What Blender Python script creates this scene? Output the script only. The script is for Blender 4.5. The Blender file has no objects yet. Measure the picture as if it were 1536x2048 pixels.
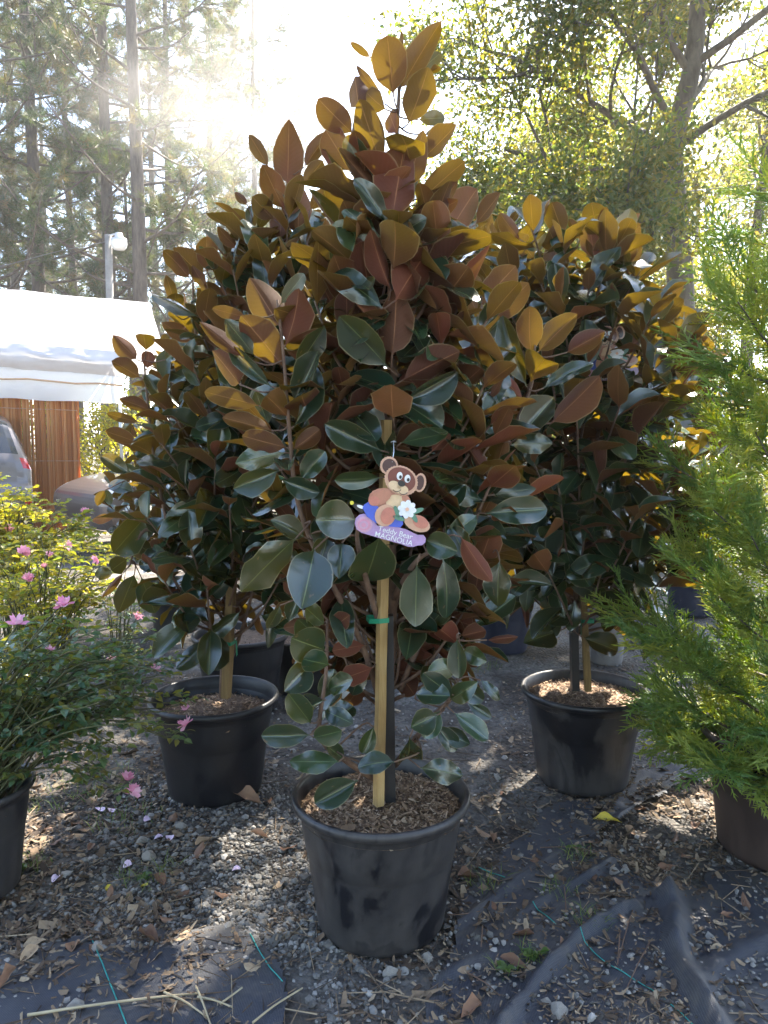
import bpy, math, random
import numpy as np
from mathutils import Vector, Matrix, noise

# ------------------------------------------------------------------ camera, sky, sun, exposure
R = math.radians
random.seed(7); rng = np.random.default_rng(7)
SC = bpy.context.scene
COL = SC.collection
F, CX, CY, PITCH, CAMH = 1495.0, 768.0, 1024.0, R(5.0), 1.19     # photo pixels (1536 x 2048)
cam_d = bpy.data.cameras.new('camera'); cam = bpy.data.objects.new('camera', cam_d); COL.objects.link(cam)
cam_d.sensor_fit = 'VERTICAL'; cam_d.sensor_height = 36.0; cam_d.lens = 36.0 * F / 2048.0
cam_d.clip_start = 0.05; cam_d.clip_end = 2000
cam.location = (0, 0, CAMH); cam.rotation_euler = (R(90) - PITCH, 0, 0)
SC.camera = cam
SUN_AZ, SUN_EL = R(24.0), R(50.0)        # azimuth measured from +Y towards +X
W = bpy.data.worlds.new('World'); SC.world = W; W.use_nodes = True
wn = W.node_tree.nodes; wl = W.node_tree.links
sky = wn.new('ShaderNodeTexSky'); sky.sky_type = 'NISHITA'; sky.sun_disc = False
sky.sun_elevation = SUN_EL; sky.sun_rotation = SUN_AZ
sky.air_density = 1.0; sky.dust_density = 0.9; sky.ozone_density = 1.5
bg = wn['Background']; bg.inputs['Strength'].default_value = 0.10
wl.new(sky.outputs[0], bg.inputs['Color'])
sd = bpy.data.lights.new('sun', 'SUN'); sd.energy = 5.0; sd.angle = R(0.53); sd.color = (1.0, 0.93, 0.80)
so = bpy.data.objects.new('sun', sd); COL.objects.link(so)
SUNV = Vector((math.sin(SUN_AZ) * math.cos(SUN_EL), math.cos(SUN_AZ) * math.cos(SUN_EL), math.sin(SUN_EL)))
so.rotation_euler = SUNV.to_track_quat('Z', 'Y').to_euler(); so.location = (0, 0, 30)
vs = SC.view_settings; vs.view_transform = 'Standard'; vs.look = 'None'; vs.gamma = 1.0; vs.use_curve_mapping = False
vs.exposure = 2.95
cy = SC.cycles
cy.use_denoising = True; cy.max_bounces = 8; cy.diffuse_bounces = 4; cy.glossy_bounces = 3
cy.transmission_bounces = 6; cy.transparent_max_bounces = 8; cy.volume_bounces = 1
cy.sample_clamp_indirect = 6.0; cy.caustics_reflective = False; cy.caustics_refractive = False

# ------------------------------------------------------------------ helpers
CAMP = Vector((0, 0, CAMH))
FWD = Vector((0, math.cos(PITCH), -math.sin(PITCH))); UPV = Vector((0, math.sin(PITCH), math.cos(PITCH)))
def ray(px, py):
    return FWD + Vector((1, 0, 0)) * ((px - CX) / F) + UPV * ((CY - py) / F)
def at(px, py, Y):                       # point on a pixel's line of sight at distance Y in front
    d = ray(px, py); return CAMP + d * (Y / d.y)
def gnd(px, py, z=0.0):                  # where a pixel's line of sight meets the ground
    d = ray(px, py); return CAMP + d * ((z - CAMH) / d.z)

def tag(o, label=None, cat=None, group=None, kind=None):
    if label: o['label'] = label
    if cat: o['category'] = cat
    if group: o['group'] = group
    if kind: o['kind'] = kind
    return o
def link(o, parent=None):
    COL.objects.link(o)
    if parent is not None:
        o.parent = parent
    return o
def empty(name, loc=(0, 0, 0), rz=0.0):
    o = bpy.data.objects.new(name, None); o.empty_display_size = 0.1
    o.location = loc; o.rotation_euler = (0, 0, rz); COL.objects.link(o); return o

def mesh_np(name, V, Fc, mat=None, smooth=True, rnd=None, uv=None):
    """V (n,3), Fc (m,k) constant k; rnd per-face value; uv per-vertex (n,2)."""
    V = np.asarray(V, dtype=np.float32); Fc = np.asarray(Fc, dtype=np.int32)
    me = bpy.data.meshes.new(name); n, (m, k) = len(V), Fc.shape
    me.vertices.add(n); me.vertices.foreach_set('co', V.ravel())
    me.loops.add(m * k); me.loops.foreach_set('vertex_index', Fc.ravel())
    me.polygons.add(m); me.polygons.foreach_set('loop_start', np.arange(0, m * k, k, dtype=np.int32))
    try: me.polygons.foreach_set('loop_total', np.full(m, k, dtype=np.int32))
    except Exception: pass
    me.polygons.foreach_set('use_smooth', np.full(m, smooth))
    if rnd is not None:
        a = me.attributes.new('rnd', 'FLOAT', 'FACE'); a.data.foreach_set('value', np.asarray(rnd, dtype=np.float32))
    if uv is not None:
        l = me.uv_layers.new(name='UVMap'); l.data.foreach_set('uv', np.asarray(uv, dtype=np.float32)[Fc.ravel()].ravel())
    me.update(calc_edges=True); me.validate()
    if mat: me.materials.append(mat)
    return me
def obj_np(name, V, Fc, mat, parent=None, **k):
    return link(bpy.data.objects.new(name, mesh_np(name, V, Fc, mat, **k)), parent)
def obj_py(name, V, Fc, mat, parent=None, smooth=False):
    me = bpy.data.meshes.new(name); me.from_pydata([tuple(v) for v in V], [], [tuple(f) for f in Fc]); me.update()
    me.polygons.foreach_set('use_smooth', [smooth] * len(me.polygons))
    me.materials.append(mat)
    return link(bpy.data.objects.new(name, me), parent)

class MB:                                # collects quads/tris, builds one mesh
    def __init__(s): s.V = []; s.F = []
    def add(s, V, Fc):
        b = len(s.V); s.V += [tuple(v) for v in V]; s.F += [tuple(i + b for i in f) for f in Fc]; return s
    def box(s, c, d, M=None):
        x, y, z = (q / 2 for q in d); P = []
        for sx in (-1, 1):
            for sy in (-1, 1):
                for sz in (-1, 1):
                    v = Vector((sx * x, sy * y, sz * z))
                    if M is not None: v = M @ v
                    P.append(Vector(c) + v)
        return s.add(P, [(0, 1, 3, 2), (4, 6, 7, 5), (0, 4, 5, 1), (2, 3, 7, 6), (0, 2, 6, 4), (1, 5, 7, 3)])
    def tube(s, pts, r0, r1=None, n=6, cap=True):
        r1 = r0 if r1 is None else r1
        pts = [Vector(p) for p in pts]; m = len(pts); P = []
        t0 = (pts[1] - pts[0]).normalized()
        a = t0.cross(Vector((0, 0, 1)) if abs(t0.z) < .9 else Vector((1, 0, 0))).normalized()
        for i, p in enumerate(pts):
            t = (pts[min(i + 1, m - 1)] - pts[max(i - 1, 0)])
            t = t.normalized() if t.length > 1e-9 else t0
            a = a - t * a.dot(t); a = a.normalized() if a.length > 1e-6 else t.orthogonal().normalized()
            b = t.cross(a); r = r0 + (r1 - r0) * i / (m - 1)
            for k in range(n):
                w = 2 * math.pi * k / n; P.append(p + a * (r * math.cos(w)) + b * (r * math.sin(w)))
        Fc = []
        for i in range(m - 1):
            for k in range(n):
                k2 = (k + 1) % n; Fc.append((i * n + k, i * n + k2, (i + 1) * n + k2, (i + 1) * n + k))
        if cap: Fc += [tuple(range(n))[::-1], tuple(range((m - 1) * n, m * n))]
        return s.add(P, Fc)
    def lathe(s, prof, n=48, M=None):
        P = []; Fc = []
        for (r, z) in prof:
            for k in range(n):
                w = 2 * math.pi * k / n; v = Vector((r * math.cos(w), r * math.sin(w), z)); P.append(M @ v if M is not None else v)
        for i in range(len(prof) - 1):
            for k in range(n):
                k2 = (k + 1) % n; Fc.append((i * n + k, i * n + k2, (i + 1) * n + k2, (i + 1) * n + k))
        return s.add(P, Fc)
    def build(s, name, mat, parent=None, smooth=True):
        return obj_py(name, s.V, s.F, mat, parent, smooth)

def smooth_poly(pts, sub=5):             # Catmull-Rom
    P = [Vector(p) for p in pts]; Q = [P[0] * 2 - P[1]] + P + [P[-1] * 2 - P[-2]]; out = []
    for i in range(1, len(Q) - 2):
        a, b, c, d = Q[i - 1], Q[i], Q[i + 1], Q[i + 2]
        for k in range(sub):
            t = k / sub
            out.append(0.5 * ((2 * b) + (c - a) * t + (2 * a - 5 * b + 4 * c - d) * t * t + (3 * b - a - 3 * c + d) * t ** 3))
    out.append(P[-1]); return out

def norm(a): return a / np.maximum(np.linalg.norm(a, axis=-1, keepdims=True), 1e-9)
def basis(Yd, Zn):                       # rows -> rotation matrices with columns X, Y, Z
    Yd = norm(Yd); X = norm(np.cross(Yd, Zn)); Z = np.cross(X, Yd)
    return np.stack([X, Yd, Z], axis=2)
def scatter(tm, pos, Rm, scl, pick=None):
    """tm list of (V,F[,uv]); returns merged V, F, rnd, uv"""
    K = len(pos); scl = np.broadcast_to(np.asarray(scl, float).reshape(K, -1), (K, 3)) if np.ndim(scl) else np.full((K, 3), scl)
    pick = rng.integers(0, len(tm), K) if pick is None else pick
    VV, FF, RR, UU = [], [], [], []; off = 0
    rv = rng.random(K)
    for t, T in enumerate(tm):
        idx = np.where(pick == t)[0]
        if not len(idx): continue
        tv, tf = np.asarray(T[0], float), np.asarray(T[1], int)
        v = np.einsum('kij,knj->kni', Rm[idx], tv[None] * scl[idx][:, None, :]) + pos[idx][:, None, :]
        VV.append(v.reshape(-1, 3))
        FF.append((tf[None] + (np.arange(len(idx)) * len(tv))[:, None, None] + off).reshape(-1, tf.shape[1]))
        RR.append(np.repeat(rv[idx], len(tf))); off += len(idx) * len(tv)
        if len(T) > 2: UU.append(np.tile(np.asarray(T[2]), (len(idx), 1)))
    return np.concatenate(VV), np.concatenate(FF), np.concatenate(RR), (np.concatenate(UU) if UU else None)

# ------------------------------------------------------------------ materials
def new_mat(name):
    m = bpy.data.materials.new(name); m.use_nodes = True
    nt = m.node_tree; nt.nodes.clear()
    return m, nt, (lambda t, **k: _node(nt, t, **k))
def _node(nt, t, **k):
    n = nt.nodes.new(t)
    for a, v in k.items():
        if a.startswith('i_'):
            key = a[2:].replace('_', ' ')
            if key.isdigit(): key = int(key)
            n.inputs[key].default_value = v
        else: setattr(n, a, v)
    return n
def ramp(nt, src, stops):
    r = nt.nodes.new('ShaderNodeValToRGB'); e = r.color_ramp.elements
    while len(e) < len(stops): e.new(0.5)
    for i, (p, c) in enumerate(stops):
        e[i].position = p; e[i].color = (c[0], c[1], c[2], 1) if not np.isscalar(c) else (c, c, c, 1)
    nt.links.new(src, r.inputs[0]); return r.outputs[0]
def mixc(nt, f, a, b):
    m = nt.nodes.new('ShaderNodeMix'); m.data_type = 'RGBA'
    for s, v in ((0, f), (6, a), (7, b)):
        if isinstance(v, (tuple, list)): m.inputs[s].default_value = (*v[:3], 1)
        elif isinstance(v, (int, float)): m.inputs[s].default_value = v
        else: nt.links.new(v, m.inputs[s])
    return m.outputs[2]
def math_n(nt, op, a, b=None, clamp=False):
    m = nt.nodes.new('ShaderNodeMath'); m.operation = op; m.use_clamp = clamp
    for s, v in ((0, a), (1, b)):
        if v is None: continue
        if isinstance(v, (int, float)): m.inputs[s].default_value = v
        else: nt.links.new(v, m.inputs[s])
    return m.outputs[0]
def smat(name, stops, scale=8.0, rough=0.7, bump=0.0, bscale=None, metal=0.0, detail=6.0, spec=0.5, coord='Object', stretch=None, coat=0.0):
    """procedural surface: noise -> colour ramp, optional bump"""
    m, nt, N = new_mat(name); L = nt.links.new
    out = N('ShaderNodeOutputMaterial'); p = N('ShaderNodeBsdfPrincipled'); L(p.outputs[0], out.inputs[0])
    tc = N('ShaderNodeTexCoord'); src = tc.outputs[coord]
    if stretch:
        mp = N('ShaderNodeMapping'); mp.inputs['Scale'].default_value = stretch; L(src, mp.inputs[0]); src = mp.outputs[0]
    nz = N('ShaderNodeTexNoise'); nz.inputs['Scale'].default_value = scale; nz.inputs['Detail'].default_value = detail
    nz.inputs['Roughness'].default_value = 0.65; L(src, nz.inputs['Vector'])
    L(ramp(nt, nz.outputs[0], stops), p.inputs['Base Color'])
    p.inputs['Roughness'].default_value = rough; p.inputs['Metallic'].default_value = metal
    p.inputs['Specular IOR Level'].default_value = spec
    p.inputs['Coat Weight'].default_value = coat
    if bump:
        n2 = N('ShaderNodeTexNoise'); n2.inputs['Scale'].default_value = bscale or scale * 4; n2.inputs['Detail'].default_value = 5
        L(src, n2.inputs['Vector'])
        b = N('ShaderNodeBump'); b.inputs['Strength'].default_value = bump; b.inputs['Distance'].default_value = 0.01
        L(n2.outputs[0], b.inputs['Height']); L(b.outputs[0], p.inputs['Normal'])
    return m
def foliage_mat(name, cols, trans, tfac=0.4, rough=0.5, obj_rand=False):
    """small leaves: colour by a per-leaf value, translucent"""
    m, nt, N = new_mat(name); L = nt.links.new
    out = N('ShaderNodeOutputMaterial'); p = N('ShaderNodeBsdfPrincipled'); t = N('ShaderNodeBsdfTranslucent'); mx = N('ShaderNodeMixShader')
    a = N('ShaderNodeAttribute', attribute_name='rnd')
    n = len(cols); c = ramp(nt, a.outputs['Fac'], [(i / (n - 1), q) for i, q in enumerate(cols)])
    L(c, p.inputs['Base Color']); p.inputs['Roughness'].default_value = rough
    n = len(trans); L(ramp(nt, a.outputs['Fac'], [(i / max(n - 1, 1), q) for i, q in enumerate(trans)]), t.inputs[0])
    mx.inputs[0].default_value = tfac
    L(p.outputs[0], mx.inputs[1]); L(t.outputs[0], mx.inputs[2]); L(mx.outputs[0], out.inputs[0])
    return m

def magnolia_leaf_mat(name='magnolia_leaf', per_face=False):
    m, nt, N = new_mat(name); L = nt.links.new
    out = N('ShaderNodeOutputMaterial'); p = N('ShaderNodeBsdfPrincipled'); t = N('ShaderNodeBsdfTranslucent'); mx = N('ShaderNodeMixShader')
    uv = N('ShaderNodeUVMap'); uv.uv_map = 'UVMap'
    sp = N('ShaderNodeSeparateXYZ'); L(uv.outputs[0], sp.inputs[0])
    if per_face: rs = N('ShaderNodeAttribute', attribute_name='rnd').outputs['Fac']
    else: rs = N('ShaderNodeObjectInfo').outputs['Random']
    geo = N('ShaderNodeNewGeometry'); tc = N('ShaderNodeTexCoord')
    au = math_n(nt, 'ABSOLUTE', math_n(nt, 'SUBTRACT', sp.outputs[0], 0.5))           # 0 midrib .. 0.5 margin
    rib = math_n(nt, 'SUBTRACT', 1.0, math_n(nt, 'DIVIDE', au, 0.022), clamp=True)
    rim = math_n(nt, 'MULTIPLY', math_n(nt, 'SUBTRACT', au, 0.466), 60.0, clamp=True)
    vein = N('ShaderNodeTexWave'); vein.wave_type = 'BANDS'; vein.bands_direction = 'Y'
    vv = N('ShaderNodeCombineXYZ'); L(math_n(nt, 'SUBTRACT', sp.outputs[1], math_n(nt, 'MULTIPLY', au, 0.55)), vv.inputs[1])
    vein.inputs['Scale'].default_value = 4.2; vein.inputs['Distortion'].default_value = 0.6; L(vv.outputs[0], vein.inputs['Vector'])
    nz = N('ShaderNodeTexNoise'); nz.inputs['Scale'].default_value = 3.0; nz.inputs['Detail'].default_value = 6
    sh = N('ShaderNodeVectorMath'); sh.operation = 'ADD'; L(tc.outputs['Object'], sh.inputs[0])
    cb = N('ShaderNodeCombineXYZ'); L(math_n(nt, 'MULTIPLY', rs, 37.0), cb.inputs[0]); L(cb.outputs[0], sh.inputs[1])
    L(sh.outputs[0], nz.inputs['Vector'])
    r1 = ramp(nt, rs, [(0, (.004, .018, .013)), (.5, (.006, .027, .016)), (.85, (.013, .045, .018)), (1, (.038, .062, .020))])
    top = mixc(nt, math_n(nt, 'MULTIPLY', nz.outputs[0], .6), r1, (.011, .038, .020))
    top = mixc(nt, math_n(nt, 'MULTIPLY', vein.outputs['Fac'], .04), top, (.08, .13, .05))
    top = mixc(nt, math_n(nt, 'MULTIPLY', rib, .8), top, (.20, .23, .07))
    r2 = ramp(nt, rs, [(0, (.20, .046, .028)), (.2, (.055, .019, .016)), (.4, (.16, .047, .028)), (.55, (.085, .028, .020)), (.7, (.13, .062, .024)), (.85, (.075, .027, .021)), (1, (.23, .080, .038))])
    bot = mixc(nt, math_n(nt, 'MULTIPLY', nz.outputs[0], .7), r2, (.060, .024, .016))
    bot = mixc(nt, math_n(nt, 'MULTIPLY', vein.outputs['Fac'], .045), bot, (.40, .20, .10))
    bot = mixc(nt, math_n(nt, 'MULTIPLY', rib, .7), bot, (.42, .20, .09))
    sp_ = N('ShaderNodeTexNoise'); sp_.inputs['Scale'].default_value = 7.0; sp_.inputs['Detail'].default_value = 2; L(sh.outputs[0], sp_.inputs['Vector'])
    top = mixc(nt, ramp(nt, sp_.outputs[0], [(.70, 0.0), (.74, .8)]), top, (.13, .075, .035))
    base = mixc(nt, geo.outputs['Backfacing'], top, bot)
    base = mixc(nt, math_n(nt, 'MULTIPLY', rim, .34), base, (.42, .35, .18))
    L(base, p.inputs['Base Color'])
    rg = N('ShaderNodeMix'); rg.data_type = 'FLOAT'; L(geo.outputs['Backfacing'], rg.inputs[0]); rg.inputs[3].default_value = .75
    L(math_n(nt, 'ADD', math_n(nt, 'MULTIPLY', nz.outputs[0], .26), .07), rg.inputs[2]); L(rg.outputs[0], p.inputs['Roughness'])
    sg = N('ShaderNodeMix'); sg.data_type = 'FLOAT'; L(geo.outputs['Backfacing'], sg.inputs[0]); sg.inputs[2].default_value = .8; sg.inputs[3].default_value = .15
    L(sg.outputs[0], p.inputs['Specular IOR Level'])
    bm = N('ShaderNodeBump'); bm.inputs['Strength'].default_value = .16; bm.inputs['Distance'].default_value = .004
    h = math_n(nt, 'ADD', math_n(nt, 'MULTIPLY', vein.outputs['Fac'], .09), math_n(nt, 'ADD', math_n(nt, 'MULTIPLY', rib, -1.0), nz.outputs[0]))
    L(h, bm.inputs['Height']); L(bm.outputs[0], p.inputs['Normal'])
    tr = mixc(nt, math_n(nt, 'MULTIPLY', vein.outputs['Fac'], .25), (1.0, .64, .03), (.75, .44, .025))
    tr = mixc(nt, math_n(nt, 'MULTIPLY', rib, .6), tr, (.30, .14, .02))
    L(tr, t.inputs[0]); mx.inputs[0].default_value = .06
    L(p.outputs[0], mx.inputs[1]); L(t.outputs[0], mx.inputs[2]); L(mx.outputs[0], out.inputs[0])
    return m
M = {}
M['mag'] = magnolia_leaf_mat(); M['mag_far'] = magnolia_leaf_mat('magnolia_leaf_mass', True)
M['bark'] = smat('magnolia_bark', [(.3, (.10, .055, .035)), (.7, (.20, .12, .075))], 30, .8, .5, 90)
M['stake'] = smat('stake_wood', [(.25, (.28, .16, .055)), (.5, (.42, .27, .10)), (.75, (.52, .36, .16))], 6, .65, .25, 40, stretch=(14, 14, 1.2))
M['stake_old'] = smat('stake_weathered', [(.25, (.14, .085, .03)), (.6, (.25, .16, .06))], 6, .75, .3, 40, stretch=(14, 14, 1.2))
M['tie'] = smat('tie_tape', [(.3, (.01, .20, .10)), (.7, (.02, .30, .16))], 20, .35)
M['pine_bark'] = smat('pine_bark', [(.3, (.055, .042, .036)), (.55, (.12, .095, .080)), (.75, (.18, .14, .12))], 5, .9, .9, 18, stretch=(2, 2, .45))
M['oak_bark'] = smat('oak_bark', [(.3, (.07, .058, .045)), (.7, (.17, .14, .11))], 6, .9, .8, 22, stretch=(2, 2, .6))
M['needles'] = foliage_mat('pine_needles', [(.022, .045, .024), (.036, .062, .028), (.060, .074, .030), (.12, .085, .040)], [(.10, .17, .04), (.18, .22, .05), (.30, .22, .07)], .26)
M['oakleaf'] = foliage_mat('oak_leaves', [(.036, .062, .026), (.055, .080, .028), (.09, .10, .03)], [(.16, .24, .03), (.30, .34, .03), (.56, .42, .03)], .40)
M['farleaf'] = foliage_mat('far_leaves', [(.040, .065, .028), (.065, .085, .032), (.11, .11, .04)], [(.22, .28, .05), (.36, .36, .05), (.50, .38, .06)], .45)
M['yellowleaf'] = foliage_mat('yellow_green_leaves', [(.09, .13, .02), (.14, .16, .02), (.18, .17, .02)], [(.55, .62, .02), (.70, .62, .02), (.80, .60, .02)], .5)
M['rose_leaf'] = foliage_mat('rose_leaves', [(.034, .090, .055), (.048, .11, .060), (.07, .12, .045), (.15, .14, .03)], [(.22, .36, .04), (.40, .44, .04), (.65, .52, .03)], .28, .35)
M['rose_painted_sun'] = foliage_mat('rose_leaves_painted_sun', [(.06, .11, .03), (.11, .14, .03), (.18, .17, .03), (.24, .20, .04)], [(.45, .55, .04), (.70, .64, .04), (.90, .70, .04)], .45, .4)  # rose leaves again, sunshine put into a yellower colour
M['rose_stem'] = smat('rose_stem', [(.3, (.05, .07, .02)), (.7, (.12, .10, .04))], 20, .6)
M['juniper'] = foliage_mat('juniper_scales', [(.085, .165, .055), (.14, .22, .06), (.20, .27, .06), (.28, .31, .07)], [(.40, .58, .05), (.60, .70, .06), (.85, .80, .06)], .45, .55)
M['petal'] = foliage_mat('rose_petals', [(.75, .25, .45), (.82, .42, .58), (.85, .55, .68)], [(.9, .35, .5), (.95, .6, .7)], .35, .55)

# ------------------------------------------------------------------ ground
def gz(x, y):
    a = noise.noise(Vector((x * 1.1, y * 1.1, 3.1))) * 0.012 + noise.noise(Vector((x * 5, y * 5, 1.7))) * 0.006
    return a * max(0.0, min(1.0, (14 - math.hypot(x, y)) / 6)) - 0.006
def ground_mat():
    m, nt, N = new_mat('dirt_and_gravel'); L = nt.links.new
    out = N('ShaderNodeOutputMaterial'); p = N('ShaderNodeBsdfPrincipled'); L(p.outputs[0], out.inputs[0])
    tc = N('ShaderNodeTexCoord')
    def nz(s, d=6, r=.6):
        n = N('ShaderNodeTexNoise'); n.inputs['Scale'].default_value = s; n.inputs['Detail'].default_value = d; n.inputs['Roughness'].default_value = r
        L(tc.outputs['Object'], n.inputs['Vector']); return n.outputs[0]
    vo = N('ShaderNodeTexVoronoi'); vo.inputs['Scale'].default_value = 55; L(tc.outputs['Object'], vo.inputs['Vector'])
    soil = ramp(nt, nz(9), [(.3, (.034, .028, .025)), (.5, (.062, .051, .044)), (.7, (.105, .090, .076))])
    stone = ramp(nt, vo.outputs['Color'], [(0, (.10, .095, .090)), (.5, (.19, .18, .165)), (1, (.30, .28, .26))])
    f = ramp(nt, nz(2.2, 4), [(.42, 0.0), (.6, .7)])
    c = mixc(nt, f, soil, stone)
    c = mixc(nt, ramp(nt, nz(38, 8, .8), [(.55, 0.0), (.68, .8)]), c, (.20, .14, .095))
    L(c, p.inputs['Base Color']); p.inputs['Roughness'].default_value = .9; p.inputs['Specular IOR Level'].default_value = .25
    b = N('ShaderNodeBump'); b.inputs['Strength'].default_value = .9; b.inputs['Distance'].default_value = .012
    L(math_n(nt, 'ADD', math_n(nt, 'MULTIPLY', vo.outputs['Distance'], -1.2), nz(70, 6, .7)), b.inputs['Height']); L(b.outputs[0], p.inputs['Normal'])
    return m
M['ground'] = ground_mat()
gx = np.concatenate([-np.geomspace(400, 3.3, 26), np.linspace(-3.2, 3.2, 150), np.geomspace(3.3, 400, 26)])
gy = np.concatenate([-np.geomspace(120, .9, 14), np.linspace(-.8, 6.0, 160), np.geomspace(6.1, 600, 28)])
XX, YY = np.meshgrid(gx, gy); ZZ = np.vectorize(gz)(XX, YY)
nx, ny = len(gx), len(gy); ii = (np.arange(ny - 1)[:, None] * nx + np.arange(nx - 1)[None]).ravel()
ground = obj_np('ground', np.stack([XX, YY, ZZ], -1).reshape(-1, 3), np.stack([ii, ii + 1, ii + 1 + nx, ii + nx], 1), M['ground'])
tag(ground, 'dark dirt ground with gravel and leaf litter', kind='structure')

# ------------------------------------------------------------------ landscape fabric
def fabric_mat():
    m, nt, N = new_mat('landscape_fabric'); L = nt.links.new
    out = N('ShaderNodeOutputMaterial'); p = N('ShaderNodeBsdfPrincipled'); L(p.outputs[0], out.inputs[0])
    tc = N('ShaderNodeTexCoord')
    n1 = N('ShaderNodeTexNoise'); n1.inputs['Scale'].default_value = 5; n1.inputs['Detail'].default_value = 8; n1.inputs['Roughness'].default_value = .7; L(tc.outputs['Object'], n1.inputs['Vector'])
    n2 = N('ShaderNodeTexNoise'); n2.inputs['Scale'].default_value = 60; n2.inputs['Detail'].default_value = 5; L(tc.outputs['Object'], n2.inputs['Vector'])
    ck = N('ShaderNodeTexWave'); ck.inputs['Scale'].default_value = 90; ck.bands_direction = 'X'; L(tc.outputs['Object'], ck.inputs['Vector'])
    ck2 = N('ShaderNodeTexWave'); ck2.inputs['Scale'].default_value = 90; ck2.bands_direction = 'Y'; L(tc.outputs['Object'], ck2.inputs['Vector'])
    wv = math_n(nt, 'MULTIPLY', ck.outputs['Fac'], ck2.outputs['Fac'])
    c = mixc(nt, wv, (.030, .032, .042), (.060, .064, .082))
    d = math_n(nt, 'ADD', math_n(nt, 'MULTIPLY', n1.outputs[0], .75), math_n(nt, 'MULTIPLY', n2.outputs[0], .25))
    c = mixc(nt, ramp(nt, d, [(.46, 0.0), (.66, .7)]), c, (.11, .098, .085))
    L(c, p.inputs['Base Color']); p.inputs['Roughness'].default_value = .55
    b = N('ShaderNodeBump'); b.inputs['Strength'].default_value = .35; b.inputs['Distance'].default_value = .004
    L(math_n(nt, 'ADD', wv, n1.outputs[0]), b.inputs['Height']); L(b.outputs[0], p.inputs['Normal'])
    return m
M['fabric'] = fabric_mat()
M['thread'] = smat('teal_thread', [(.3, (.02, .22, .20)), (.7, (.04, .34, .30))], 20, .5)
def inside(P, x, y):
    c = False; n = len(P); j = n - 1
    for i in range(n):
        if (P[i][1] > y) != (P[j][1] > y) and x < (P[j][0] - P[i][0]) * (y - P[i][1]) / (P[j][1] - P[i][1]) + P[i][0]: c = not c
        j = i
    return c
def seg_d(x, y, A):
    best = 9
    for (a, b) in zip(A[:-1], A[1:]):
        dx, dy = b.x - a.x, b.y - a.y; t = max(0, min(1, ((x - a.x) * dx + (y - a.y) * dy) / (dx * dx + dy * dy + 1e-12)))
        best = min(best, math.hypot(x - a.x - t * dx, y - a.y - t * dy))
    return best
def fabric(label, poly, ridges=(), threads=(), step=.0095, lift=.007):
    G = [gnd(*p) for p in poly]; Rg = [([gnd(*p) for p in r[0]], r[1], r[2]) for r in ridges]
    def z(x, y):
        h = gz(x, y) + lift + .006 * noise.noise(Vector((x * 9, y * 9, 8))) + .003 * noise.noise(Vector((x * 30, y * 26, 2)))
        for A, hh, w in Rg:
            d = seg_d(x, y, A)
            h += hh * math.exp(-(d / w) ** 2) * (.75 + .5 * noise.noise(Vector((x * 14, y * 14, 5))))
        return h
    xs = np.arange(min(g.x for g in G) - .03, max(g.x for g in G) + .03, step); ys = np.arange(min(g.y for g in G) - .03, max(g.y for g in G) + .03, step)
    idx = {}; V = []; Fc = []
    def vid(i, j):
        if (i, j) not in idx: idx[(i, j)] = len(V); V.append((xs[i], ys[j], z(xs[i], ys[j])))
        return idx[(i, j)]
    for i in range(len(xs) - 1):
        for j in range(len(ys) - 1):
            x, y = xs[i] + step / 2, ys[j] + step / 2
            wx = x + .05 * noise.noise(Vector((x * 5, y * 5, 0))) + .008 * noise.noise(Vector((x * 30, y * 30, 4)))
            wy = y + .05 * noise.noise(Vector((x * 5, y * 5, 9))) + .008 * noise.noise(Vector((x * 30, y * 30, 7)))
            if inside([(g.x, g.y) for g in G], wx, wy):
                Fc.append((vid(i, j), vid(i + 1, j), vid(i + 1, j + 1), vid(i, j + 1)))
    o = obj_py('landscape_fabric', V, Fc, M['fabric'], None, True)
    tag(o, label, 'fabric', 'sheets of landscape fabric on the dirt')
    for th in threads:
        P = smooth_poly([gnd(*p) for p in th], 8)
        MB().tube([(p.x, p.y, z(p.x, p.y) + .002) for p in P], .0016, n=4).build('thread', M['thread'], o)
    return o
fabric('flat dark sheet of landscape fabric with dry reed stalks lying on it',
       [(-60, 1935), (60, 1890), (130, 1872), (300, 1862), (470, 1856), (530, 1890), (560, 1930), (575, 1980), (560, 2120), (-80, 2120)],
       threads=[[(180, 1872), (200, 1920), (230, 1990), (262, 2070)], [(500, 1870), (530, 1925), (565, 1965)]])
fabric('large wrinkled landscape fabric with raised folds and teal threads beside the scuffed pot',
       [(850, 2120), (880, 1950), (905, 1840), (960, 1750), (1040, 1680), (1105, 1608), (1190, 1604), (1200, 1650), (1215, 1705), (1290, 1765), (1330, 1772), (1390, 1790), (1430, 1735), (1600, 1760), (1780, 2120)],
       [([(985, 2080), (1075, 1965), (1150, 1885), (1215, 1842), (1270, 1815)], .034, .013), ([(1338, 1790), (1350, 1850), (1352, 1900), (1375, 1960), (1440, 2070)], .055, .024),
        ([(1040, 1835), (1100, 1795), (1170, 1762), (1225, 1728)], .020, .010), ([(905, 1860), (985, 1800), (1060, 1745), (1150, 1690)], .012, .012), ([(1400, 1960), (1480, 1900), (1560, 1870)], .016, .03), ([(890, 1960), (940, 1925), (1010, 1905)], .014, .018)],
       [[(1160, 1880), (1200, 1920), (1260, 1960), (1330, 2000), (1400, 2062)], [(955, 1738), (1010, 1762)], [(1065, 1818), (1112, 1855)]])
fabric('greyish fabric sheet with a dark folded border in the sunny patch',
       [(1240, 1600), (1258, 1535), (1400, 1525), (1412, 1560), (1320, 1592), (1250, 1632), (1180, 1692), (1175, 1670)],
       [([(1180, 1690), (1250, 1632), (1330, 1592), (1410, 1560)], .020, .014)])

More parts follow.
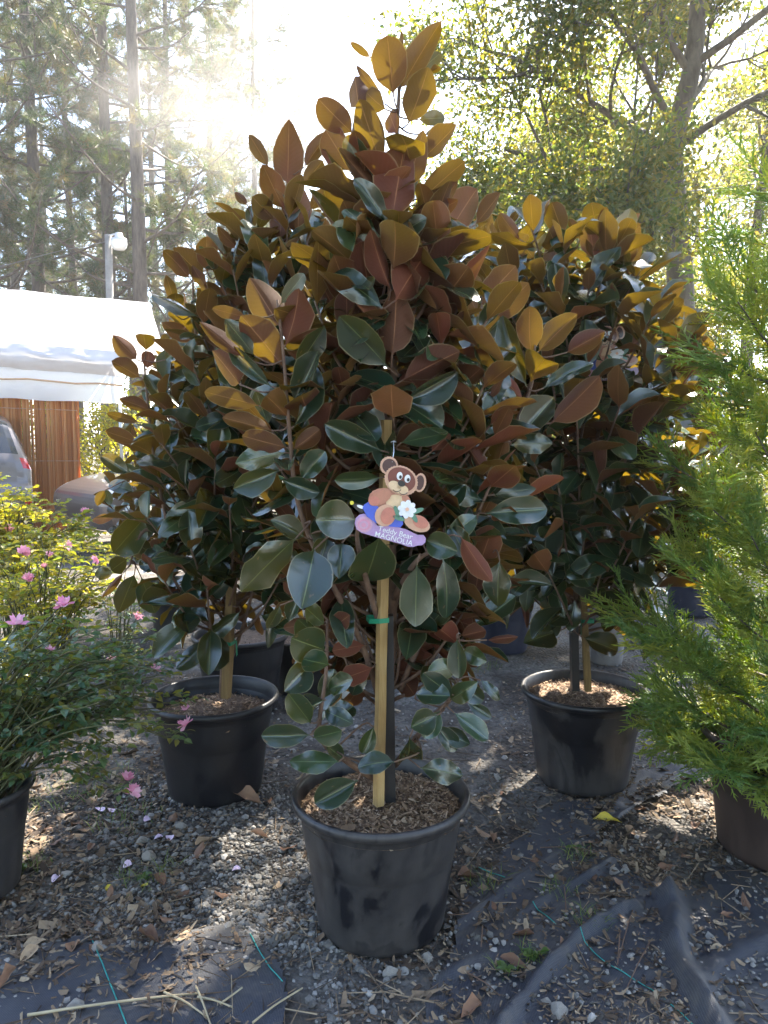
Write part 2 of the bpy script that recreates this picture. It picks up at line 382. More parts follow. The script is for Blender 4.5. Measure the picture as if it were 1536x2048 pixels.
# ------------------------------------------------------------------ gravel, litter
def ico_pebbles(n):
    t = (1 + 5 ** .5) / 2
    V = np.array([(-1, t, 0), (1, t, 0), (-1, -t, 0), (1, -t, 0), (0, -1, t), (0, 1, t), (0, -1, -t), (0, 1, -t), (t, 0, -1), (t, 0, 1), (-t, 0, -1), (-t, 0, 1)], float) / 1.9
    Fc = [(0, 11, 5), (0, 5, 1), (0, 1, 7), (0, 7, 10), (0, 10, 11), (1, 5, 9), (5, 11, 4), (11, 10, 2), (10, 7, 6), (7, 1, 8), (3, 9, 4), (3, 4, 2), (3, 2, 6), (3, 6, 8), (3, 8, 9), (4, 9, 5), (2, 4, 11), (6, 2, 10), (8, 6, 7), (9, 8, 1)]
    return [(V * rng.uniform(.65, 1.15, (12, 1)) * rng.uniform(.75, 1.15, 3), np.array(Fc)) for _ in range(n)]
PEB = ico_pebbles(5)
def attr_mat(name, stops, rough=.85, spec=.3):
    m, nt, N = new_mat(name); L = nt.links.new
    out = N('ShaderNodeOutputMaterial'); p = N('ShaderNodeBsdfPrincipled'); L(p.outputs[0], out.inputs[0])
    a = N('ShaderNodeAttribute', attribute_name='rnd'); tc = N('ShaderNodeTexCoord')
    nz = N('ShaderNodeTexNoise'); nz.inputs['Scale'].default_value = 60; L(tc.outputs['Object'], nz.inputs['Vector'])
    f = math_n(nt, 'ADD', math_n(nt, 'MULTIPLY', a.outputs['Fac'], .8), math_n(nt, 'MULTIPLY', nz.outputs[0], .2))
    L(ramp(nt, f, stops), p.inputs['Base Color']); p.inputs['Roughness'].default_value = rough; p.inputs['Specular IOR Level'].default_value = spec
    return m
M['gravel'] = attr_mat('gravel_stones', [(.1, (.07, .062, .055)), (.45, (.15, .14, .128)), (.75, (.25, .235, .215)), (.95, (.40, .37, .34))])
M['litter'] = attr_mat('leaf_litter', [(.1, (.05, .035, .026)), (.4, (.12, .080, .052)), (.7, (.22, .155, .100)), (.95, (.36, .28, .19))])
M['mulch'] = attr_mat('mulch_chips', [(.1, (.11, .065, .040)), (.4, (.25, .16, .095)), (.7, (.38, .26, .165)), (.95, (.52, .40, .28))])
def rot_random(K, tilt=.5):
    a = rng.uniform(0, 2 * math.pi, K); Yd = np.stack([np.cos(a), np.sin(a), rng.normal(0, tilt, K)], 1)
    Zn = np.stack([rng.normal(0, tilt, K), rng.normal(0, tilt, K), np.ones(K)], 1)
    return basis(Yd, Zn)
def ground_pts(K, pxr, pyr):
    q = [gnd(random.uniform(*pxr), random.uniform(*pyr)) for _ in range(K)]
    return np.array([(p.x, p.y, gz(p.x, p.y)) for p in q])
def dens(P, f): return P[np.array([random.random() < f(*p) for p in P])]
def gdens(x, y, z):
    n = noise.noise(Vector((x * 2.0, y * 2.0, 11))) + .6 * noise.noise(Vector((x * 6, y * 6, 2)))
    g = .55 + .9 * n + (.5 if -.9 < x < -.05 and y > 1.5 else -.12)
    if y < 1.62 and x < -.15: g -= .75
    if x > .25: g -= .05
    return g
Pg = dens(np.concatenate([ground_pts(15000, (-60, 1600), (1280, 2060)), ground_pts(6000, (180, 700), (1560, 1900)), ground_pts(3000, (900, 1450), (1380, 2060))]), gdens)
K = len(Pg)
s = rng.gamma(2.2, .0019, K) + .0022
V_, F_, R_, _ = scatter(PEB, Pg + np.array([0, 0, .002]), rot_random(K, .4), np.stack([s, s * .85, s * .65], 1))
tag(obj_np('gravel', V_, F_, M['gravel'], smooth=False, rnd=R_), 'loose grey gravel scattered over the dirt', kind='stuff')
CHIP = []
for q in range(4):
    b = rng.uniform(-.25, .25); w = rng.uniform(.12, .45)
    CHIP.append((np.array([(-w * .5, -.5, b), (w * .5, -.5, b * .6), (-w * .6, 0, 0), (w * .6, 0, .04), (-w * .3, .5, b), (w * .3, .5, b * 1.3)]), np.array([(0, 1, 3, 2), (2, 3, 5, 4)])))
def ldens(x, y, z):
    n = noise.noise(Vector((x * 1.7, y * 1.7, 21))) + .6 * noise.noise(Vector((x * 6, y * 6, 12)))
    g = .5 + .9 * n + (.35 if x < -.55 else 0) + (.25 if x > .45 else 0)
    if y < 1.6 and x < -.1: g -= .85
    return g
Pl = dens(np.concatenate([ground_pts(14000, (-60, 1600), (1150, 2060)), ground_pts(4000, (-40, 420), (1480, 1880)), ground_pts(3500, (1150, 1450), (1560, 1800))]), ldens)
K = len(Pl); s = rng.gamma(2.5, .0055, K) + .005
V_, F_, R_, _ = scatter(CHIP, Pl + np.stack([np.zeros(K), np.zeros(K), rng.uniform(.002, .009, K)], 1), rot_random(K, .35), s)
tag(obj_np('leaf_litter', V_, F_, M['litter'], smooth=False, rnd=R_), 'brown shredded leaf litter on the dirt', kind='stuff')
TW = [(np.array([(-.012, -.5, 0), (.012, -.5, 0), (.0, -.5, .02), (-.01, .5, .03), (.01, .5, .03), (0, .5, .045)]), np.array([(0, 1, 4, 3), (1, 2, 5, 4), (2, 0, 3, 5)]))]
Pt = ground_pts(700, (-60, 1600), (1450, 2060)); K = len(Pt)
V_, F_, R_, _ = scatter(TW, Pt + np.array([0, 0, .006]), rot_random(K, .08), rng.uniform(.04, .13, K))
tag(obj_np('pine_straw', V_, F_, M['litter'], smooth=False, rnd=R_), 'thin dry pine needles strewn over the ground', kind='stuff')
GB = [(np.array([(-.03, 0, 0), (.03, 0, 0), (-.02, .5, .6), (.02, .5, .6), (0, 1, .8)]), np.array([(0, 1, 3, 2), (2, 3, 4, 4)]))]
GB = [(GB[0][0], np.array([(0, 1, 3), (0, 3, 2), (2, 3, 4)]))]
M['weed'] = foliage_mat('weed_blades', [(.05, .10, .025), (.09, .14, .03), (.18, .20, .06)], [(.2, .35, .05), (.4, .45, .05)], .3)
Pw = []
for (px, py, n, rr) in [(250, 1640, 90, .12), (120, 1600, 80, .12), (280, 1760, 60, .07), (60, 1730, 50, .06), (1150, 1720, 60, .05), (1180, 1850, 60, .05), (1060, 1920, 40, .04), (1010, 1945, 30, .03), (980, 1770, 60, .06), (330, 1740, 40, .05), (200, 1560, 90, .14), (950, 1330, 120, .14), (1120, 1790, 50, .05)]:
    g = gnd(px, py)
    for _ in range(n):
        a = random.uniform(0, 6.28); r = rr * random.random() ** .7; Pw.append((g.x + r * math.cos(a), g.y + r * math.sin(a), gz(g.x, g.y)))
Pw = np.array(Pw); K = len(Pw)
V_, F_, R_, _ = scatter(GB, Pw, rot_random(K, .15), rng.uniform(.015, .05, K))
tag(obj_np('weeds', V_, F_, M['weed'], smooth=False, rnd=R_), 'small green weeds and moss sprouting from the dirt', kind='stuff')

# ------------------------------------------------------------------ pots
def pot_mat(name, base, dust, rough=.45, amt=.7):
    m, nt, N = new_mat(name); L = nt.links.new
    out = N('ShaderNodeOutputMaterial'); p = N('ShaderNodeBsdfPrincipled'); L(p.outputs[0], out.inputs[0])
    tc = N('ShaderNodeTexCoord'); mp = N('ShaderNodeMapping'); mp.inputs['Scale'].default_value = (1, 1, .55); L(tc.outputs['Object'], mp.inputs[0])
    n1 = N('ShaderNodeTexNoise'); n1.inputs['Scale'].default_value = 4.2; n1.inputs['Detail'].default_value = 7; n1.inputs['Roughness'].default_value = .55; n1.inputs['Distortion'].default_value = .8; L(mp.outputs[0], n1.inputs['Vector'])
    n2 = N('ShaderNodeTexNoise'); n2.inputs['Scale'].default_value = 55; n2.inputs['Detail'].default_value = 4; L(tc.outputs['Object'], n2.inputs['Vector'])
    mp2 = N('ShaderNodeMapping'); mp2.inputs['Scale'].default_value = (45, 45, 1.5); L(tc.outputs['Object'], mp2.inputs[0])
    n3 = N('ShaderNodeTexNoise'); n3.inputs['Scale'].default_value = 1.0; n3.inputs['Detail'].default_value = 3; L(mp2.outputs[0], n3.inputs['Vector'])
    f = ramp(nt, n1.outputs[0], [(.43, 0.02), (.465, .38), (.56, .62), (.585, .30), (.70, 1.0)])
    f = math_n(nt, 'MULTIPLY', f, math_n(nt, 'ADD', .45, math_n(nt, 'ADD', math_n(nt, 'MULTIPLY', n2.outputs[0], .35), math_n(nt, 'MULTIPLY', n3.outputs[0], .3))))
    f = math_n(nt, 'MULTIPLY', f, amt)
    L(mixc(nt, f, base, dust), p.inputs['Base Color'])
    L(math_n(nt, 'ADD', rough, math_n(nt, 'MULTIPLY', f, .35)), p.inputs['Roughness'])
    b = N('ShaderNodeBump'); b.inputs['Strength'].default_value = .12; b.inputs['Distance'].default_value = .004
    L(math_n(nt, 'ADD', n2.outputs[0], n3.outputs[0]), b.inputs['Height']); L(b.outputs[0], p.inputs['Normal'])
    return m
M['pot'] = pot_mat('black_plastic_dusty', (.008, .008, .011), (.120, .108, .100), .34, .82)
M['pot_clean'] = pot_mat('black_plastic', (.008, .008, .011), (.040, .037, .036), .38, .6)
M['pot_brown'] = pot_mat('brown_plastic', (.035, .022, .018), (.10, .065, .050), .45, .7)
M['pot_grey'] = pot_mat('grey_fabric_pot', (.13, .12, .115), (.26, .24, .22), .8, .9)
M['pot_white'] = pot_mat('white_plastic', (.62, .61, .60), (.34, .33, .31), .5, .6)
M['pot_navy'] = pot_mat('navy_plastic', (.018, .022, .045), (.06, .06, .08), .4, .6)
M['paper'] = smat('torn_paper', [(.3, (.42, .36, .26)), (.7, (.60, .55, .45))], 40, .8, .3)
def pot(label, c, R0=.2225, H=.334, mat='pot', fill=.86, lean=0.0, chips=700, soil='mulch', weld=True):
    k = R0 / .2225; h = H / .334
    root = empty('plant_pot', (c[0], c[1], 0), random.uniform(0, 6)); tag(root, label, 'pot', 'plastic nursery pots')
    prof = [(.0, .004), (.120, .002), (.150, -.004), (.158, .004), (.162, .020), (.172, .100), (.183, .180), (.186, .196), (.1885, .200), (.196, .262), (.199, .285), (.203, .292), (.2055, .306),
            (.2165, .312), (.2225, .318), (.2235, .327), (.2195, .334), (.2120, .3345), (.2070, .328), (.2030, .300), (.1960, .250), (.1900, .22)]
    MB().lathe([(r * k, z * h) for r, z in prof], 72).build('pot_wall', M[mat], root)
    zs = fill * H; V = []; Fc = []; n, rr = 40, 11
    for i in range(rr):
        for j in range(n):
            r = (.1935 + .012 * (fill - .75) / .15) * k * i / (rr - 1); w = 6.283 * j / n; x, y = r * math.cos(w), r * math.sin(w)
            V.append((x, y, zs + .012 * (1 - (r / (.2 * k)) ** 2) + .006 * noise.noise(Vector((x * 22 + c[0] * 7, y * 22, c[1])))))
    for i in range(rr - 1):
        for j in range(n): Fc.append((i * n + j, i * n + (j + 1) % n, (i + 1) * n + (j + 1) % n, (i + 1) * n + j))
    s_ = obj_py('potting_soil', V, Fc, M['soil'], root, True)
    a = rng.uniform(0, 6.283, chips); r = .196 * k * np.sqrt(rng.random(chips)); P = np.stack([r * np.cos(a), r * np.sin(a), zs + .012 * (1 - (r / (.2 * k)) ** 2) + rng.uniform(.0, .007, chips)], 1)
    Vv, Ff, Rr, _ = scatter(CHIP, P, rot_random(chips, .35), rng.gamma(2.2, .0030, chips) + .0035)
    tag(obj_np('mulch_chips', Vv, Ff, M[soil], s_, smooth=False, rnd=Rr), kind='stuff')
    return root
M['soil'] = smat('potting_soil', [(.3, (.06, .04, .028)), (.55, (.15, .095, .06)), (.75, (.24, .165, .11))], 60, .95, .8, 120)
MAINC = Vector((-.008, 1.803, 0)); LEFTC = at(428, 1400, 2.53); RIGHTC = at(1168, 1400, 2.607)
p0 = pot('scuffed dusty black plastic pot holding the magnolia with the bear tag', MAINC, chips=5200, fill=.87)
# torn paper sticker on its right flank
MBp = MB(); V = []; Fc = []
for j in range(6):
    for i in range(5):
        a = R(-18 + 5.5 * i + 1.5 * math.sin(j * 2.1)); z = .175 + .018 * j + .004 * math.sin(i * 2.3); r = .1815 + (z - .175) * .107 + .0025
        V.append((r * math.cos(a), r * math.sin(a), z))
for j in range(5):
    for i in range(4):
        if (i, j) not in ((0, 0), (3, 0), (3, 4), (0, 4), (3, 1)): Fc.append((j * 5 + i, j * 5 + i + 1, j * 5 + i + 6, j * 5 + i + 5))
o = obj_py('sticker_remnant', V, Fc, M['paper'], p0, True); o['label'] = 'torn cream paper sticker remnant'; o.rotation_euler = (0, 0, -p0.rotation_euler.z)
pot('black plastic pot of the magnolia standing behind the rose bush', LEFTC, mat='pot_clean', fill=.80, chips=1800)
pot('black plastic pot brown with mud on one flank, holding the magnolia with the tilted stake', RIGHTC, mat='pot', fill=.88, chips=3200)
# smaller pots standing behind
def px_pot(label, px, py_bottom, wpx, hk, mat, **k):
    g = gnd(px, py_bottom); dep = g.y * math.cos(PITCH) + CAMH * math.sin(PITCH); R0 = wpx / 2 / F * dep
    c = Vector((g.x, g.y + R0 * .72, 0)); return c, pot(label, c, R0, R0 * 2 * hk, mat, **k)
JUNC = Vector((1.16, 2.13, 0))
pot('brown black plastic pot of the feathery conifer', JUNC, .215, .36, 'pot_brown', fill=.88, chips=300, soil='litter')
ROSC = Vector((-1.115, 1.93, 0))
pot('black plastic pot of the pink rose bush', ROSC, .165, .29, 'pot', fill=.8, chips=200, soil='litter')
px_pot('black pot with a pale dusty rim tucked behind the magnolia pot', 470, 1440, 200, .8, 'pot_clean', chips=300, soil='litter', fill=.9)
px_pot('low black pot between a white pot and the pale stake', 600, 1395, 150, .75, 'pot_clean', chips=200, fill=.9)
px_pot('white plastic pot beside a wilted branch', 565, 1290, 92, .85, 'pot_white', chips=150, soil='litter')
px_pot('small white plastic pot just behind the pale stake', 698, 1398, 84, 1.0, 'pot_white', chips=150, soil='litter')
NAVY, _ = px_pot('navy blue plastic pot in deep shade under the magnolias', 1015, 1310, 130, .95, 'pot_navy', chips=150)
GREY, _ = px_pot('tall grey fabric pot with a rolled rim', 1222, 1332, 86, 1.25, 'pot_grey', chips=150)
BACKL, _ = px_pot('black pot at the foot of the shaded magnolia in the back row', 800, 1345, 140, .85, 'pot_clean', chips=150)
FARR, _ = px_pot('black pot on grey fabric behind the conifer', 1400, 1235, 120, .85, 'pot_navy', chips=120)

# grit and litter lying on top of the fabric sheets
Pf = np.concatenate([ground_pts(700, (-40, 560), (1870, 2060)), ground_pts(2600, (880, 1560), (1690, 2060)), ground_pts(700, (900, 1250), (1620, 1860))]); Pf = dens(Pf, lambda x, y, z: .35 + 1.6 * noise.noise(Vector((x * 5, y * 5, 31))))
K = len(Pf); V_, F_, R_, _ = scatter(CHIP + CHIP, Pf + np.stack([np.zeros(K), np.zeros(K), rng.uniform(.010, .018, K)], 1), rot_random(K, .3), rng.gamma(2.0, .0046, K) + .004)
tag(obj_np('litter_on_fabric', V_, F_, M['litter'], smooth=False, rnd=R_), 'crumbs of dry leaf litter lying on the landscape fabric', kind='stuff')

Kp = ground_pts(1500, (870, 1560), (1690, 2060)); Kp = dens(Kp, lambda x, y, z: .25 + 1.9 * noise.noise(Vector((x * 4, y * 4, 41)))); K = len(Kp); s = rng.gamma(2.2, .0016, K) + .0018
V_, F_, R_, _ = scatter(PEB, Kp + np.array([0, 0, .012]), rot_random(K, .4), np.stack([s, s * .85, s * .65], 1))
tag(obj_np('grit_on_fabric', V_, F_, M['gravel'], smooth=False, rnd=R_), 'fine grit and soil crumbs spilled over the landscape fabric', kind='stuff')

# ------------------------------------------------------------------ magnolia leaves
PROF = [(0, .030), (.06, .035), (.10, .16), (.16, .42), (.26, .73), (.40, .93), (.55, 1.0), (.68, .99), (.79, .91), (.88, .74), (.945, .52), (.98, .28), (1.0, .02)]
def leaf_template(cup, bend, wave, point, twist, sub=6):
    vs_ = [0, .07, .12, .20, .31, .44, .57, .70, .81, .89, .95, 1.0]
    V, UV = [], []
    for v in vs_:
        w = np.interp(v, [a for a, _ in PROF], [b for _, b in PROF])
        if v > .7: w *= 1 - point * ((v - .7) / .3) * .45
        for i in range(sub + 1):
            u = i / sub * 2 - 1; w = w * (1 + .05 * math.sin(v * 17 + cup * 9) * (1 if u > 0 else -1) * wave * 6); x = u * w * .5
            z = cup * (abs(u) ** 1.2) * w * .26 + bend * (v - .1) ** 2 * (1 if v > .1 else 0) + wave * math.sin(v * 11 + (1.5 if u > 0 else 0)) * abs(u) ** 2 * w * .5
            z += twist * u * w * v * .2
            V.append((x, v - .0, z)); UV.append(((u + 1) / 2, v))
    n = sub + 1
    Fc = [(r * n + i, r * n + i + 1, (r + 1) * n + i + 1, (r + 1) * n + i) for r in range(len(vs_) - 1) for i in range(sub)]
    return np.array(V), np.array(Fc), np.array(UV)
LT = [(.35, -.10, .03, .3, .1), (.55, -.20, .04, .6, -.2), (.15, -.30, .06, .2, .2), (-.25, -.05, .05, .4, .0), (.45, .15, .03, .8, .3), (.75, -.12, .05, .3, -.1),
      (.25, -.42, .08, .5, .3), (-.10, .10, .09, .9, -.3), (.60, .05, .10, .1, .2), (.30, -.25, .12, 1.0, -.4), (.95, -.05, .04, .6, .1), (.05, -.15, .02, .1, .0)]
_q = random.Random(77)
LT += [(_q.uniform(-.2, 1.1), _q.uniform(-.45, .22), _q.uniform(.02, .15), _q.uniform(.2, 1.15), _q.uniform(-.6, .6)) for _ in range(12)]
LEAFM = []; LTM = [leaf_template(*q, sub=4) for q in LT[:8]]
for q in LT:
    v, f, uv_ = leaf_template(*q); LEAFM.append(mesh_np('magnolia_leaf', v, f, M['mag'], uv=uv_))
class Tree: pass
def pxp(l): return [at(*q) for q in l]
def magnolia(name, label, limbs, heroes, fill, cap=298, seed=1, group='staked magnolias in pots', leafL=(.115, .175), trunk_r=.014):
    rnd = random.Random(seed)
    T = Tree(); base = limbs[0][0]
    root = empty(name, base); tag(root, label, 'magnolia tree', group)
    inv = Matrix.Translation(-Vector(base))
    limb_pts = []; leaves = []; twigs = MB()
    def add_limb(pts, r0, r1, nm):
        S = smooth_poly(pts, 5); limb_pts.extend(S)
        MB().tube([p - base for p in S], r0, r1, n=7).build(nm, M['bark'], root); return S
    add_limb(limbs[0], trunk_r, .0035, 'trunk')
    trunk = smooth_poly(limbs[0], 8)
    for l in limbs[1:]: add_limb(l, .0085, .003, 'branch')
    # leaves read off the photograph
    for h in heroes:
        bx, by, tx, ty, w, side, Y = h[:7]; dt = h[7] if len(h) > 7 else None
        b = at(bx, by, Y); L0 = (at(tx, ty, Y) - b).length
        wm = w / F * Y * 1.04
        full = max(L0, wm * 1.62, .05)                     # foreshortened leaves lean towards or away from the viewer
        lean = math.sqrt(max(full * full - L0 * L0, 0)) if dt is None else dt * L0
        lean = min(lean, .9 * L0) + (.10 if side == 'G' else .06) * L0
        sgn = -1 if (side == 'G' and rnd.random() < .85) or (side == 'B' and rnd.random() < .6) else 1
        t = at(tx, ty, Y + sgn * lean)
        d = t - b; Ln = d.length; d.normalize(); c = (CAMP - (b + t) / 2).normalized()
        n = (c - d * c.dot(d)).normalized()
        roll = R(rnd.uniform(-28, 28)); n = Matrix.Rotation(roll, 3, d) @ n
        if side == 'B': n = -n
        leaves.append((b, d, n, Ln * 1.04, wm / max(.8, math.cos(roll)), 1))
    nh = len(leaves)
    # shoots filling the crown
    def shoot(p0, p1, n, Ls):
        mid = p0.lerp(p1, .5) + Vector((rnd.gauss(0, .012), rnd.gauss(0, .012), -.03 - .05 * (p1 - p0).length))
        S = smooth_poly([p0, mid, p1], 5); limb_pts.extend(S)
        twigs.tube([p - base for p in S], .0055, .0025, n=5)
        ph = rnd.uniform(0, 6.28); m = len(S)
        for i in range(n):
            f = 1 - .62 * (i / n) ** 1.1; q = f * (m - 1); k = min(int(q), m - 2); p = S[k].lerp(S[k + 1], q - k)
            ax = (S[k + 1] - S[k]).normalized(); ax = (ax + Vector((0, 0, .55 + .5 * (f > .85)))).normalized()
            ph += 2.4; a = ax.orthogonal().normalized(); rad = Matrix.Rotation(ph, 3, ax) @ a
            ang = R(22 + 78 * (1 - f) / .62 + rnd.uniform(-12, 14))
            d = ax * math.cos(ang) + rad * math.sin(ang); d.z -= .18 + .55 * max(0, (1 - f)) + rnd.uniform(0, .25) * (1.9 - p.z) * .35; d.normalize()
            nn = ax - d * ax.dot(d)
            if nn.length < .1: nn = Vector((0, 0, 1)) - d * d.z
            nn = Matrix.Rotation(R(rnd.uniform(-25, 25)), 3, d) @ nn.normalized()
            Ll = rnd.uniform(*Ls) * (.62 if i == 0 else 1); leaves.append((p, d, nn, Ll, Ll * rnd.uniform(.40, .54), 0))
    prof, nsh, nl, zr = fill['r'], fill['n'], fill['leaves'], fill['z']
    ga = rnd.uniform(0, 6.28)
    for i in range(nsh):
        t = (i + .5) / nsh; z = zr[0] + (zr[1] - zr[0]) * t; ga += 2.39996
        rr = np.interp(z, [q[0] for q in prof], [q[1] for q in prof]) * rnd.uniform(.72, 1.05)
        c = min(trunk, key=lambda p: abs(p.z - z)); lo = min(trunk, key=lambda p: abs(p.z - (z - .10 - rr * .55)))
        tip = Vector((c.x + rr * math.cos(ga), c.y + rr * math.sin(ga), z + rnd.uniform(-.03, .05)))
        if fill.get('front') is not None and tip.y < c.y - fill['front']: tip.y = c.y - fill['front']
        shoot(lo, tip, nl, leafL)
    if fill.get('avoid'):
        x0, x1, y0, y1, ym = fill['avoid']
        def clear(q):
            for f in (.25, .6, 1.0):
                p = q[0] + q[1] * q[3] * f; e = p - CAMP; dd = e.dot(FWD); px = CX + F * e.x / dd; py = CY - F * e.dot(UPV) / dd
                if p.y < ym and x0 < px < x1 and y0 < py < y1: return False
            return True
        leaves = leaves[:nh] + [q for q in leaves[nh:] if clear(q)]
    hero, rest = leaves[:nh], sorted(leaves[nh:], key=lambda q: q[0].y + rnd.gauss(0, .06)); leaves = hero + rest[:max(0, cap - nh)]; rest = rest[max(0, cap - nh):]
    # stalks from the limbs to the leaves
    LP = np.array([tuple(p) for p in limb_pts])
    for k, (b, d, n, L_, w_, hr) in enumerate(leaves):
        if hr:
            j = int(np.argmin(((LP - np.array(b)) ** 2).sum(1) + .6 * np.maximum(0, LP[:, 2] - b.z) ** 2)); a = Vector(LP[j]); dist = (b - a).length
            if dist > .004:
                e = b + d * .02 * L_; mid = a.lerp(b, .6) - d * min(.25 * dist, .05)
                twigs.tube([p - base for p in smooth_poly([a, mid, e], 4)], .0022 + .004 * min(dist, .3), .0018, n=5)
        X = d.cross(n).normalized(); Z = X.cross(d)
        Mx = Matrix((X, d, Z)).transposed().to_4x4()
        o = bpy.data.objects.new('leaf', LEAFM[rnd.randrange(len(LEAFM))])
        link(o, root); o.matrix_basis = Matrix.Translation(b - base) @ Mx @ Matrix.Diagonal((w_, L_, L_, 1))
    twigs.build('twigs', M['bark'], root)['kind'] = 'stuff'
    if rest:
        P_ = np.array([tuple(q[0] - base) for q in rest]); Rm = basis(np.array([tuple(q[1]) for q in rest]), np.array([tuple(q[2]) for q in rest]))
        Vv, Ff, Rr, Uv = scatter(LTM, P_, Rm, np.array([(q[4], q[3], q[3]) for q in rest]))
        tag(obj_np('inner_leaves', Vv, Ff, M['mag_far'], root, rnd=Rr, uv=Uv), kind='stuff')
    return root

# ------------------------------------------------------------------ main magnolia (leaf base, leaf tip, width in photo pixels, visible side, distance)
Y0 = 1.80
def sh(l, Y): return [q[:6] + (q[6] if len(q) > 6 else Y,) for q in l]
top = [(787,192,775,75,66,'B',1.77),(799,181,867,60,45,'B',1.80),(825,157,879,103,28,'G',1.86),(858,150,883,128,14,'B',1.86),(815,250,857,152,58,'B',1.78),(771,209,713,131,16,'B',1.80),
 (741,115,709,91,14,'B',1.84),(718,215,708,151,48,'B',1.84),(707,268,639,204,52,'B',1.82),(773,220,727,185,40,'B',1.78),(795,267,775,225,38,'B',1.77),(762,328,724,222,52,'B',1.73),
 (820,325,808,255,72,'B',1.76),(848,270,883,257,14,'B',1.82),(846,318,913,252,46,'B',1.80),(785,438,804,302,80,'B',1.70),(830,412,920,325,44,'B',1.80),(778,452,713,358,34,'G',1.71),
 (703,345,656,265,58,'B',1.80),(757,368,701,275,44,'G',1.76),(764,400,690,308,28,'B',1.74),(692,402,648,335,36,'B',1.82),(715,440,705,358,40,'B',1.80),(755,468,686,415,34,'G',1.74),
 (812,452,915,405,44,'B',1.78),(905,455,945,385,60,'B',1.90),(950,450,1003,388,34,'B',1.95),(836,240,888,232,28,'G',1.88),(840,395,880,370,24,'G',1.86),(803,100,803,70,8,'B',1.80),(800,470,838,440,36,'G',1.74),(770,480,668,450,36,'G',1.74)]
mid = [(786,540,798,437,74,'B',1.70),(790,603,853,497,80,'B',1.68),(782,580,736,474,38,'B',1.70),(778,575,708,478,22,'B',1.71),(767,618,663,530,50,'G',1.71),(767,665,678,568,32,'B',1.72),
 (776,735,688,632,72,'G',1.68),(784,712,796,606,72,'B',1.67),(803,762,912,702,54,'B',1.70),(806,802,912,748,48,'G',1.72),(787,838,780,776,74,'B',1.67),(800,800,880,850,60,'G',1.78),
 (763,902,655,848,52,'G',1.70),(763,955,673,962,36,'G',1.72),(800,886,892,865,38,'G',1.70),(862,905,898,868,26,'B',1.72),(792,690,868,640,40,'G',1.80),(775,700,725,640,40,'B',1.80),(800,620,880,560,36,'G',1.78),
 (770,860,720,800,46,'G',1.78),(795,560,900,505,38,'G',1.80),(760,500,690,470,30,'B',1.80)]
lef = [(568,735,490,636,66,'B'),(562,655,505,566,66,'B'),(570,692,610,590,62,'B'),(560,610,607,550,30,'G'),(495,635,430,620,24,'B'),(510,713,455,640,34,'G'),(485,715,408,650,30,'B'),(545,775,450,692,32,'G'),
 (590,745,645,655,46,'G'),(585,805,640,710,40,'G'),(587,855,643,745,34,'G'),(520,812,418,785,40,'B'),(576,835,530,785,50,'B'),(545,862,450,835,36,'B'),(575,895,490,875,44,'B'),(570,905,475,925,44,'G'),
 (480,770,430,705,55,'B'),(565,960,635,985,42,'G'),(560,940,470,975,46,'G'),(600,960,650,905,44,'G'),(585,900,640,860,36,'B')]
low = [(593,1075,484,1175,70,'G',1.62),(629,1097,610,1200,85,'G',1.62),(684,1085,680,1145,52,'G',1.66),(760,1070,733,1168,92,'G',1.62),(715,1040,640,1040,75,'G',1.66),(834,1127,830,1245,65,'G',1.66),(885,1115,907,1235,50,'G',1.68),
 (921,1072,976,1160,38,'B',1.66),(1000,1120,990,1210,55,'G',1.74),(650,1300,590,1280,75,'G',1.68),(640,1247,568,1255,32,'B',1.74),(730,1290,668,1300,34,'B',1.78),(746,1335,682,1360,42,'B',1.76),(620,1330,572,1380,55,'G',1.68),
 (622,1447,580,1392,48,'G',1.66),(622,1470,526,1472,46,'G',1.64),(655,1447,704,1415,44,'G',1.68),(625,1475,678,1465,40,'G',1.65),(680,1523,584,1525,48,'G',1.64),(790,1524,720,1524,42,'G',1.64),(819,1473,820,1542,52,'G',1.66),
 (838,1535,922,1548,46,'G',1.66),(717,1560,632,1605,55,'G',1.62),(748,1452,725,1505,32,'G',1.70),(830,1390,895,1390,44,'G',1.70),(875,1430,818,1455,50,'G',1.68),(907,1425,976,1475,40,'G',1.70),(873,1460,935,1484,36,'G',1.72),
 (914,1275,921,1350,36,'G',1.70),(913,1365,962,1398,36,'G',1.72),(920,1272,968,1262,34,'B',1.76),(972,1280,1034,1273,16,'B',1.76),(935,1405,980,1435,26,'G',1.74),(800,1370,850,1290,60,'B',1.86),(820,1330,870,1250,56,'B',1.86),
 (900,1240,960,1250,40,'B',1.84),(640,1400,668,1350,36,'G',1.72),(560,1210,540,1260,26,'G',1.72),(600,1190,575,1240,30,'G',1.75),(690,1240,640,1250,34,'B',1.80),(915,1310,950,1330,30,'B',1.76),(960,1360,1005,1395,24,'G',1.76),
 (610,1075,550,1040,44,'G',1.68),(655,1075,640,1130,50,'G',1.70),(850,1080,905,1100,52,'G',1.72),(900,1050,930,1110,46,'G',1.74)]
